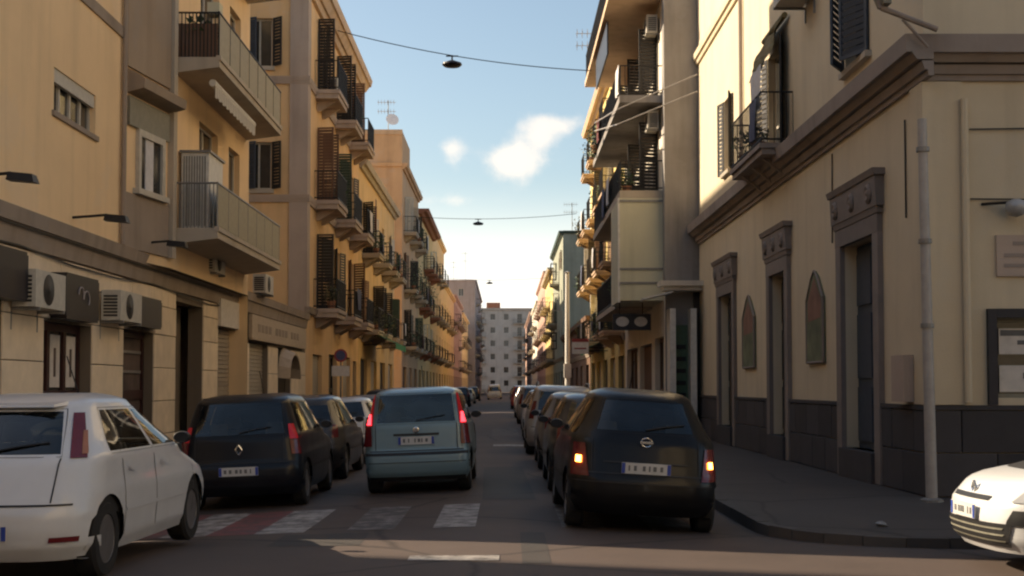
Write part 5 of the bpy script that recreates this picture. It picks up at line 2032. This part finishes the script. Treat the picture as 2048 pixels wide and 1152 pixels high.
def car(label, loc, yaw, roll, spec, col, name='parked_car', group='cars parked along the street', detail=2):
    W, L, H = spec['W'], spec['L'], spec['H']
    hw, hl = W / 2, L / 2
    belt = spec.get('belt', 0.95)
    hb = spec.get('hood', 0.74)           # bonnet height at the nose
    cowl = spec.get('cowl', hl - 1.0)     # y of the windscreen foot
    wtop = spec.get('wtop', 0.15)         # y of the windscreen top
    rtop = spec.get('rtop', -hl + 0.42)   # y of the roof's rear edge
    rbelt = spec.get('rbelt', -hl + 0.09) # y of the tailgate at the belt
    rear = [(0.19, -hl + 0.10), (0.30, -hl + 0.02), (0.42, -hl), (0.56, -hl + 0.01), (0.63, -hl + 0.045), (belt - 0.04, rbelt), (H - 0.13, rtop - 0.03), (H - 0.09, rtop + 0.01), (H - 0.05, rtop + 0.16), (H - 0.03, rtop + 0.34), (H - 0.012, rtop + 0.62), (H, rtop + 0.9)]
    front = [(0.19, hl - 0.10), (0.30, hl - 0.02), (0.45, hl), (0.58, hl - 0.02), (hb, hl - 0.16), (hb + 0.06, hl - 0.32), (belt - 0.07, cowl + 0.12), (belt + 0.03, cowl - 0.03), (H - 0.13, wtop + 0.08), (H - 0.075, wtop), (H - 0.03, wtop - 0.2), (H, wtop - 0.6)]
    wrf = hw - 0.055 - spec.get('tumble', 0.13)
    width = [(0.19, hw - 0.07), (0.30, hw - 0.02), (0.5, hw), (0.70, hw - 0.002), (0.78, hw - 0.018), (belt, hw - 0.035), (belt + 0.04, hw - 0.055), (H - 0.13, hw - 0.055 - spec.get('tumble', 0.13)), (H - 0.075, wrf - 0.035), (H - 0.04, wrf - 0.10), (H - 0.012, wrf - 0.23), (H, wrf - 0.33)]
    wr = spec.get('wheel', 0.295)
    wb = spec['wb']
    ya = -hl + spec.get('roh', 0.62)
    yb = ya + wb
    B = Body(rear, front, width, spec.get('rr', 0.22), spec.get('rf', 0.42), spec.get('camr', 0.06), 0.16, 0.19, H, belt, (ya, yb, wr, wr + 0.055), 1 if detail else 0, spec.get('taper', 0.07))
    root = empty(name, loc, (0, roll, yaw))
    tag(root, label, 'car', group)
    st, sb = H - 0.155, belt + 0.035
    pil = spec.get('pillars')
    rg = spec.get('rearglass', (belt + 0.05, H - 0.14, 0.60, 0.50))
    wg = (belt + 0.05, H - 0.15, hw * 0.92, hw * 0.74)
    see = detail > 1
    quads = []
    for (a0, b0, a1, b1) in pil:
        for kd in ('l', 'r'):
            quads.append((kd, [(a0, sb), (b0, sb), (b1, st), (a1, st)]))
    for kd, g in (('rear', rg), ('front', wg)):
        x0, x1 = B.at_s(g[0], g[2], kd == 'front')[0], B.at_s(g[1], g[3], kd == 'front')[0]
        quads.append((kd, [(-x0, g[0]), (x0, g[0]), (x1, g[1]), (-x1, g[1])]))
    if see:
        B.cuts = quads
    B.build('body', col, root)
    glass = 'cabin_glass' if see else 'car_glass'
    goff = 0.003 if see else 0.007
    if see:
        for kd, q in quads:
            B.ring('window_seal', 'black_trim', root, q, kd, 0.018, 0.022, 0.008)

    def span(nm, mt, par, za, zb, h0, h1, off, mode, nu=14, nv=6):
        rows = []
        for j in range(nv + 1):
            t = j / nv
            z = za + (zb - za) * t
            h = h0 + (h1 - h0) * t
            rows.append([B.at_s(z, -h + 2 * h * i / nu, mode == 'f', off) for i in range(nu + 1)])
        m = MB()
        m.grid(rows)
        return m.build(nm, mt, par, smooth=40, local=True)

    for sg in (-1, 1):
        for (a0, b0, a1, b1) in pil:
            if not see:
                B.patch('window_seal', 'black_trim', root, sb - 0.018, st + 0.018, a0 - 0.022, b0 + 0.022, a1 - 0.022, b1 + 0.022, 0.003, 'y', sg)
            B.patch('side_window', glass, root, sb, st, a0, b0, a1, b1, goff, 'y', sg)
    if not see:
        span('rear_window_seal', 'black_trim', root, rg[0] - 0.02, rg[1] + 0.015, rg[2] + 0.02, rg[3] + 0.02, 0.003, 's')
    rwin = span('rear_window', glass, root, rg[0], rg[1], rg[2], rg[3], goff, 's')
    span('windscreen', glass, root, *wg, goff, 'f')
    if see:
        m = MB()
        for zl in ([0.5, 0.6, 0.7, 0.8, sb - 0.02], [st + 0.02, H - 0.11, H - 0.08, H - 0.05]):
            rows = []
            for z in zl:
                h = B.half(z)
                L = [(x * 0.955, y * 0.965) for x, y in h]
                rows.append([(x, y, z - (0.02 if z > 1.2 else 0)) for x, y in L] + [(-x, y, z - (0.02 if z > 1.2 else 0)) for x, y in L[-2:0:-1]])
            m.grid(rows, True)
            m.face(rows[-1] if zl[0] > 1.2 else rows[0])
        m.build('cabin_lining', 'cabin_trim', root, local=True)
        yd = cowl - 0.30
        MB().box(-hw + 0.14, hw - 0.14, yd - 0.1, cowl + 0.02, 0.62, belt + 0.0).build('dashboard', 'cabin_trim', root, local=True)

        def seat(x0, x1, y, zt, heads):
            m = MB()
            m.hexa([(x0, y + 0.02, 0.5), (x1, y + 0.02, 0.5), (x1, y + 0.16, 0.5), (x0, y + 0.16, 0.5), (x0 + 0.03, y - 0.16, zt), (x1 - 0.03, y - 0.16, zt), (x1 - 0.04, y - 0.07, zt), (x0 + 0.04, y - 0.07, zt)])
            o = m.build('seat', 'seat_fabric', root, local=True)
            for hx in heads:
                m = MB()
                m.hexa([(hx - 0.13, y - 0.2, zt + 0.02), (hx + 0.13, y - 0.2, zt + 0.02), (hx + 0.13, y - 0.1, zt + 0.02), (hx - 0.13, y - 0.1, zt + 0.02),
                        (hx - 0.10, y - 0.2, zt + 0.19), (hx + 0.10, y - 0.2, zt + 0.19), (hx + 0.10, y - 0.13, zt + 0.19), (hx - 0.10, y - 0.13, zt + 0.19)])
                m.tube((hx - 0.05, y - 0.14, zt - 0.02), (hx - 0.05, y - 0.15, zt + 0.03), 0.008, 4)
                m.build('headrest', 'seat_fabric', o, local=True)

        seat(-0.62, -0.14, -0.12, belt + 0.06, (-0.38,))
        seat(0.14, 0.62, -0.12, belt + 0.06, (0.38,))
        seat(-0.62, 0.62, -hl + 0.85, belt - 0.02, (-0.38, 0.38))
        m = MB()
        N = 16
        for k in range(N):
            a, b = 2 * math.pi * k / N, 2 * math.pi * (k + 1) / N
            pt = lambda q: (-0.36 + 0.18 * math.cos(q), yd - 0.22 - 0.06 * math.sin(q), belt + 0.0 + 0.17 * math.sin(q))
            m.tube(pt(a), pt(b), 0.014, 5)
        m.build('steering_wheel', 'cabin_trim', root, local=True)
        for sg in (-1, 1):
            ed = B.at_s(belt - 0.03, 0.0)[1]
            B.patch('tailgate_side_gap', 'black_trim', root, 0.64, belt, spec.get('gate', 0.585), spec.get('gate', 0.585) + 0.012, spec.get('gate', 0.585), spec.get('gate', 0.585) + 0.012, 0.008, 's', sg, 1, 8)
    # lower valance, grooves between panels
    span('rear_bumper_trim', 'black_trim' if spec.get('blackbumper') else col, root, 0.21, 0.36, hw * 1.25, hw * 1.25, 0.012, 's')
    span('tailgate_gap', 'black_trim', root, 0.615, 0.63, hw * 0.86, hw * 0.86, 0.009, 's')
    if detail:
        for sg in (-1, 1):
            for yd in spec.get('doorlines', ()):
                B.patch('door_gap', 'black_trim', root, 0.30, sb, yd, yd + 0.012, yd, yd + 0.012, 0.003, 'y', sg, 1, 8)
            for yh in spec.get('handles', ()):
                B.patch('door_handle', col if not spec.get('blackbumper') else 'black_trim', root, belt - 0.14, belt - 0.10, yh, yh + 0.18, yh, yh + 0.18, 0.035, 'y', sg, 4, 2)
            B.patch('side_moulding', spec.get('mould', 'black_trim'), root, 0.50, 0.53, ya + wr + 0.08, yb - wr - 0.08, ya + wr + 0.08, yb - wr - 0.08, 0.008, 'y', sg, 8, 2)
            mx, my, mz = B.at_y(belt + 0.02, cowl - 0.42, sg, 0.0)
            mm = MB()
            mm.lathe((mx + sg * 0.03, my - 0.05, mz + 0.06), (0, 1, 0), [(0.0, 0.0), (0.055, 0.0), (0.066, 0.03), (0.05, 0.09), (0.0, 0.12)], 12)
            mm.v = [((v[0] - mx) * 1.35 + mx + sg * 0.035, v[1], (v[2] - mz) * 0.9 + mz) for v in mm.v]
            mm.build('door_mirror', spec.get('mirror', 'black_trim'), root, smooth=50, local=True)
    # wheels with dark wells
    for yy in (ya, yb):
        for sg in (-1, 1):
            wheel(root, sg * (hw - 0.035), yy, wr, 0.19, sg, spec.get('rim', 'rim'), spec.get('spokes', 5))
            m = MB()
            N = 12
            rows = []
            for xx in (hw - 0.05, hw - 0.32):
                L = []
                for i in range(N + 1):
                    yq, zq = yy + (wr + 0.06) * math.cos(math.pi * i / N), max(0.2, wr + (wr + 0.06) * math.sin(math.pi * i / N))
                    L.append((sg * min(xx, abs(B.at_y(zq, yq, 1)[0]) - 0.025 - (hw - 0.05 - xx)), yq, zq))
                rows.append(L)
            m.grid(rows)
            m.face(rows[1])
            m.build('wheel_arch', 'black_trim', root, local=True)
    # lights
    for ki, item in enumerate(spec['rearlights']):
        nm, mt, za, zb, a0, b0, a1, b1 = item
        for sg in (-1, 1):
            B.patch(nm, mt, root, za, zb, a0, b0, a1, b1, 0.013 + 0.007 * ki, 's', sg, 5, 6)
    for ki, item in enumerate(spec.get('frontlights', (('headlight', 'lamp_clear', 0.60, hb + 0.03, 0.42, 0.86, 0.46, 0.92),))):
        nm, mt, za, zb, a0, b0, a1, b1 = item
        for sg in (-1, 1):
            B.patch(nm, mt, root, za, zb, a0, b0, a1, b1, 0.013 + 0.007 * ki, 'f', sg, 8, 5)
    if spec.get('grille', True):
        span('grille', 'black_trim', root, 0.28, 0.42, 0.42, 0.5, 0.01, 'f')
        span('upper_grille', 'black_trim', root, hb - 0.14, hb - 0.06, 0.30, 0.36, 0.01, 'f')
    # number plates
    pz = spec.get('platez', 0.5)

    def plate(z, front_):
        y = B.at_s(z, 0, front_)[1] + (0.012 if front_ else -0.012)
        d = 1 if front_ else -1
        o = MB().box(-0.26, 0.26, min(y, y + 0.008 * d), max(y, y + 0.008 * d), z, z + 0.115).build('number_plate', 'plate_white', root, local=True)
        y2 = y + 0.010 * d
        yy0, yy1 = min(y2, y2 + 0.002 * d), max(y2, y2 + 0.002 * d)
        for c in (-0.24, 0.24):
            MB().box(c - 0.018, c + 0.018, yy0, yy1, z + 0.004, z + 0.111).build('plate_band', 'plate_blue', o, local=True)
        if detail:
            for c, cw in [(q + random.uniform(-0.008, 0.008), random.choice((0.009, 0.015, 0.018, 0.021))) for q in (-0.175, -0.115, -0.02, 0.035, 0.09, 0.155)]:
                MB().box(c - cw, c + cw, yy0, yy1, z + 0.025 + cw * 0.5, z + 0.09 - cw * 0.3).build('plate_mark', 'plate_mark', o, local=True)

    plate(pz, False)
    if spec.get('fplate', True):
        plate(0.44, True)
    if detail > 1:
        # rear wiper, badge, tailgate handle
        m = MB()
        pts = [B.at_s(rg[0] + 0.02, 0.0, False, 0.02), B.at_s(rg[0] + 0.06, 0.2, False, 0.02), B.at_s(rg[0] + 0.09, 0.42, False, 0.02)]
        for a, b in zip(pts, pts[1:]):
            m.tube(a, b, 0.009, 5)
        m.build('rear_wiper', 'black_trim', root, local=True)
        bz = spec.get('badgez', belt - 0.06)
        by = min(B.at_s(bz - 0.06, 0)[1], B.at_s(bz + 0.06, 0)[1]) - 0.012
        if spec.get('badge') == 'ring':
            m = MB()
            N = 20
            for k in range(N):
                a, b = 2 * math.pi * k / N, 2 * math.pi * (k + 1) / N
                m.tube((0.058 * math.cos(a), by, bz + 0.046 * math.sin(a)), (0.058 * math.cos(b), by, bz + 0.046 * math.sin(b)), 0.008, 5)
            m.box(-0.07, 0.07, by - 0.012, by, bz - 0.012, bz + 0.012)
            m.build('badge', 'chrome', root, local=True)
        elif spec.get('badge') == 'diamond':
            m = MB()
            P = [(0.045, 0), (0, 0.065), (-0.045, 0), (0, -0.065)]
            for (a, c), (b, d) in zip(P, P[1:] + P[:1]):
                m.tube((a, by, bz + c), (b, by, bz + d), 0.012, 5)
            m.build('badge', 'chrome', root, local=True)
        elif spec.get('badge') == 'disc':
            MB().lathe((0, by, bz), (0, -1, 0), [(0.045, 0), (0.045, 0.006), (0.03, 0.01), (0, 0.01)], 16).build('badge', 'chrome', root, local=True)
        for e in spec.get('extra', ()):
            e(B, root, span, col)
    return root, B


def ant(B, root, span, col):
    MB().tube((0.0, 0.2, B.H - 0.02), (0.0, -0.1, B.H + 0.32), 0.006, 4).build('aerial', 'black_trim', root, local=True)


def roof_rails(B, root, span, col):
    for sg in (-1, 1):
        m = MB()
        pts = [(sg * 0.58, -1.2, B.H - 0.03), (sg * 0.58, -1.05, B.H + 0.045), (sg * 0.58, 0.15, B.H + 0.045), (sg * 0.58, 0.35, B.H - 0.04)]
        for a, b in zip(pts, pts[1:]):
            m.tube(a, b, 0.018, 6)
        m.build('roof_rail', 'pale_metal', root, local=True)


def handle_bar(z0, z1, h, mat):
    def f(B, root, span, col):
        span('tailgate_handle', mat, root, z0, z1, h, h, 0.015, 's', 8, 2)
    return f


def strip(nm, z0, z1, h, mat, off=0.012):
    def f(B, root, span, col):
        span(nm, mat, root, z0, z1, h, h, off, 's', 14, 3)
    return f


def spoiler(B, root, span, col):
    y = lerp_tab(B.rear, B.H - 0.12)
    m = MB()
    m.hexa([(-0.36, y - 0.07, B.H - 0.125), (0.36, y - 0.07, B.H - 0.125), (0.42, y + 0.1, B.H - 0.11), (-0.42, y + 0.1, B.H - 0.11),
            (-0.36, y - 0.06, B.H - 0.105), (0.36, y - 0.06, B.H - 0.105), (0.40, y + 0.14, B.H - 0.075), (-0.40, y + 0.14, B.H - 0.075)])
    m.build('spoiler', col, root, smooth=40, local=True)


paint('paint_white', (0.60, 0.60, 0.61), 0.0, 0.32, 0.12)
paint('paint_black', (0.006, 0.006, 0.007), 0.0, 0.30, 0.02, 0.2)
paint('paint_navy', (0.007, 0.008, 0.012), 0.0, 0.30, 0.03, 0.2)
paint('paint_blue', (0.16, 0.245, 0.285), 0.25, 0.35, 0.10)
paint('paint_grey', (0.17, 0.155, 0.145), 0.4, 0.35, 0.15)
paint('paint_silver', (0.36, 0.35, 0.34), 0.5, 0.35, 0.12)
paint('paint_dark', (0.035, 0.03, 0.028), 0.2, 0.32, 0.12)
paint('paint_maroon', (0.055, 0.018, 0.016), 0.2, 0.32, 0.12)
paint('paint_red', (0.30, 0.02, 0.02), 0.0, 0.32, 0.12)

MICRA = dict(W=1.66, L=3.72, H=1.54, wb=2.43, roh=0.58, belt=0.98, hood=0.78, cowl=0.98, wtop=0.2, rtop=-1.34, rbelt=-1.71, rr=0.42, rf=0.5, tumble=0.21, camr=0.11, taper=0.13, gate=0.57,
             pillars=((-0.95, -0.10, -0.88, -0.12), (0.0, 0.82, -0.03, 0.32), (-1.36, -1.05, -1.18, -0.98)), doorlines=(-0.06, 0.9, -0.95), handles=(-0.85, 0.12),
             rearglass=(1.07, 1.39, 0.53, 0.43), platez=0.63, badge='ring', badgez=0.96, fplate=True,
             rearlights=(('tail_light', 'lens_red', 0.58, 0.92, 0.60, 0.86, 0.66, 0.84), ('reversing_light', 'lens_red', 0.60, 0.66, 0.62, 0.80, 0.62, 0.80), ('indicator', 'amber_lit', 0.715, 0.785, 0.69, 0.765, 0.69, 0.765)),
             extra=(ant, strip('tailgate_trim', 0.735, 0.75, 0.45, 'black_trim'), strip('bumper_crease', 0.52, 0.535, 0.9, 'black_trim', 0.01)))
PANDA = dict(W=1.58, L=3.54, H=1.55, wb=2.30, roh=0.56, belt=1.0, hood=0.88, cowl=1.05, wtop=0.45, rtop=-1.58, rbelt=-1.69, rr=0.16, rf=0.36, tumble=0.10, camr=0.04,
             pillars=((-0.80, -0.05, -0.78, -0.06), (0.04, 0.92, 0.02, 0.52), (-1.48, -0.92, -1.42, -0.9)), doorlines=(-0.01, 0.95, -0.85), handles=(-0.72, 0.14),
             rearglass=(1.03, 1.43, 0.57, 0.53), platez=0.71, badge='disc', badgez=0.92,
             rearlights=(('brake_light', 'tail_lit', 0.99, 1.44, 0.63, 0.755, 0.60, 0.70), ('lit_brake_light', 'brake_lit', 1.01, 1.16, 0.645, 0.735, 0.65, 0.715), ('tail_light', 'lens_red', 0.70, 0.985, 0.64, 0.80, 0.64, 0.77)),
             extra=(ant, handle_bar(0.84, 0.87, 0.33, 'black_trim'), strip('bumper_groove', 0.56, 0.60, 0.86, 'black_trim', 0.012), strip('bumper_crease', 0.45, 0.46, 0.8, 'black_trim', 0.01), strip('under_bumper', 0.19, 0.25, 0.7, 'black_trim', 0.02)))
PUNTO = dict(W=1.69, L=4.03, H=1.49, wb=2.51, roh=0.66, belt=0.97, hood=0.72, cowl=1.12, wtop=0.25, rtop=-1.26, rbelt=-1.80, rr=0.48, rf=0.55, tumble=0.21, taper=0.16, gate=0.55, camr=0.12, wheel=0.305,
             pillars=((-1.20, -0.18, -0.92, -0.20), (-0.10, 1.02, -0.13, 0.40)), doorlines=(-0.15, 1.08, -1.0), handles=(0.0, -0.9),
             rearglass=(1.0, 1.33, 0.54, 0.42), platez=0.36, badge='disc', badgez=0.90, mirror='black_trim', mould='paint_white',
             rearlights=(('tail_light', 'lens_red', 0.97, 1.32, 0.62, 0.765, 0.50, 0.60), ('indicator', 'lens_amber', 1.0, 1.18, 0.70, 0.755, 0.64, 0.68), ('rear_reflector', 'lens_red', 0.34, 0.38, 0.55, 0.78, 0.56, 0.79)),
             extra=(ant, spoiler))
CLIO = dict(W=1.70, L=3.82, H=1.55, wb=2.48, roh=0.62, belt=0.97, hood=0.78, cowl=1.0, wtop=0.25, rtop=-1.62, rbelt=-1.82, rr=0.24, rf=0.46, tumble=0.14, camr=0.07,
            pillars=((-0.82, -0.05, -0.80, -0.07), (0.04, 0.9, 0.02, 0.42), (-1.52, -0.94, -1.42, -0.92)), doorlines=(-0.01, 0.95, -0.86), handles=(-0.74, 0.14),
            rearglass=(1.0, 1.42, 0.60, 0.54), platez=0.46, badge='diamond', badgez=0.80, rearlights=(('tail_light', 'tail_lit', 0.92, 1.12, 0.67, 0.80, 0.64, 0.73), ('lower_tail_light', 'lens_red', 0.72, 0.91, 0.69, 0.84, 0.67, 0.80)), extra=(ant,))
MPV = dict(CLIO, H=1.58, L=4.1, wb=2.6, rtop=-1.75, rbelt=-1.95, cowl=1.12, hood=0.82, extra=(roof_rails,),
           pillars=((-0.9, -0.05, -0.88, -0.07), (0.04, 0.98, 0.02, 0.45), (-1.66, -1.0, -1.55, -0.98)),
           rearlights=(('tail_light', 'lens_red', 0.80, 1.2, 0.68, 0.82, 0.62, 0.72),))
HATCH = dict(MICRA, H=1.44, tumble=0.17, taper=0.09, badge=None, extra=(), rearlights=(('tail_light', 'lens_red', 0.74, 0.96, 0.60, 0.74, 0.62, 0.72),), belt=0.92, rearglass=(0.98, 1.30, 0.6, 0.52))


def meg_front(B, root, span, col):
    span('bumper_intake', 'black_trim', root, 0.24, 0.43, 0.58, 0.66, 0.012, 'f', 16, 4)
    for z in (0.28, 0.33, 0.38):
        span('intake_bar', 'balcony_panel', root, z, z + 0.015, 0.56, 0.58, 0.018, 'f', 16, 1)
    span('nose_slot', 'black_trim', root, 0.60, 0.635, 0.36, 0.38, 0.012, 'f', 10, 2)
    y = B.at_s(0.66, 0, True)[1] + 0.008
    m = MB()
    P = [(0.045, 0), (0, 0.06), (-0.045, 0), (0, -0.06)]
    for (a, c), (b, d) in zip(P, P[1:] + P[:1]):
        m.tube((a, y, 0.67 + c), (b, y, 0.67 + d), 0.012, 5)
    m.build('badge', 'chrome', root, local=True)
    for sg in (-1, 1):
        B.patch('fog_lamp_recess', 'black_trim', root, 0.42, 0.54, 0.60, 0.86, 0.66, 0.9, 0.012, 'f', sg, 6, 3)


MEGANE = dict(W=1.80, L=4.28, H=1.47, wb=2.64, roh=0.76, belt=0.96, hood=0.74, cowl=1.15, wtop=0.25, rtop=-1.7, rbelt=-2.0, rr=0.32, rf=0.62, tumble=0.16, wheel=0.315, grille=False,
              pillars=((-0.9, -0.1, -0.82, -0.12), (0.0, 1.02, -0.03, 0.42)), doorlines=(-0.06, 1.05, -0.98), handles=(-0.8, 0.1), badge=None, mirror='paint_white', mould='paint_white',
              rearlights=(('tail_light', 'lens_red', 0.75, 0.98, 0.62, 0.9, 0.66, 0.88),),
              frontlights=(('headlight', 'lamp_clear', 0.60, 0.78, 0.62, 1.12, 0.70, 1.28), ('headlight_mask', 'black_trim', 0.62, 0.74, 0.80, 0.98, 0.86, 1.04)), extra=(meg_front,))


def lean(x, y, w=0.75):
    return math.atan2(road_z(x - w, y) - road_z(x + w, y), 2 * w)


def put(label, x, y_rear, spec, col, yaw=0.0, extra_roll=0.0, **kw):
    L = spec['L']
    yc = y_rear + L / 2
    return car(label, (x, yc, road_z(x, yc) + 0.002), yaw, lean(x, yc) + extra_roll, spec, col, **kw)


put('white hatchback seen from its right rear at the left edge', -3.97, 9.93, PUNTO, 'paint_white', R_(-1.8), name='car', group='cars waiting or driving')
put('dark navy car with a lit red tail lamp behind the white hatchback', -3.52, 17.3, CLIO, 'paint_navy', R_(0.5))
put('dark car with glinting side windows, second parked car on the left', -3.55, 22.3, dict(HATCH, H=1.5, extra=()), 'paint_dark')
put('white parked car with red tail lamps left of the pale blue car', -3.5, 27.2, dict(HATCH, H=1.42), 'paint_white')
put('pale blue small hatchback with both brake lamps lit in the lane', -1.24, 18.8, PANDA, 'paint_blue', R_(-0.4), name='car', group='cars waiting or driving')
put('black hatchback with both amber indicators lit on the right', 1.42, 13.7, MICRA, 'paint_black', R_(0.8), R_(1.2), name='car', group='cars waiting or driving')
put('dark car directly in front of the black hatchback', 1.42, 18.6, dict(HATCH, H=1.46), 'paint_dark')
put('grey car two ahead of the black hatchback', 1.40, 23.6, dict(HATCH, H=1.45), 'paint_grey')
put('silver people carrier with pale roof rails in the right row', 1.28, 28.8, MPV, 'paint_silver')
put('white sunlit car far up the right row', 1.25, 62, HATCH, 'paint_white', detail=0)
put('white car behind the people carrier in the right row', 1.3, 36, HATCH, 'paint_white', detail=0)
put('grey car midway up the right row', 1.35, 43, HATCH, 'paint_grey', detail=0)
put('silver car just before the sunlit white one in the right row', 1.3, 52, MPV, 'paint_silver', detail=0)
put('red car far up the street on the right', 1.2, 86, MPV, 'paint_red', detail=0)
far_cols = ['paint_dark', 'paint_grey', 'paint_black', 'paint_silver', 'paint_navy', 'paint_maroon']
lab_l = ['grey car parked on the left just past the white one', 'black car parked beside the orange block', 'silver car parked before the green awning', 'navy car parked by the green awning',
         'dark car parked past the green awning', 'grey car parked by the side street at left', 'black car parked at the terracotta block', 'silver car parked at the red eave block',
         'navy car parked far on the left', 'maroon car parked farthest on the left']
for k, (y, lb) in enumerate(zip((33, 39, 46, 53, 60.5, 68, 84, 100, 118, 140), lab_l)):
    put(lb, -3.5, y, (HATCH, MPV)[k % 2], far_cols[(k + 1) % 6], detail=0)
for k, (y, lb) in enumerate(zip((74, 100, 120, 150), ('grey car just beyond the white sunlit one at right', 'dark car past the red one at right', 'silver car far up the right row', 'dark car farthest up the right row'))):
    put(lb, 1.35, y, (MPV, HATCH)[k % 2], far_cols[(k * 2 + 1) % 6], detail=0)
put('pale van-like car driving far down the middle of the street', -1.2, 150, dict(MPV, H=1.75), 'paint_white', detail=0, group='cars waiting or driving', name='car')
car('white sunlit car nosing in from the right edge', (5.97, 10.9, 0.002), R_(91), 0, MEGANE, 'paint_white', name='car', group='cars waiting or driving')
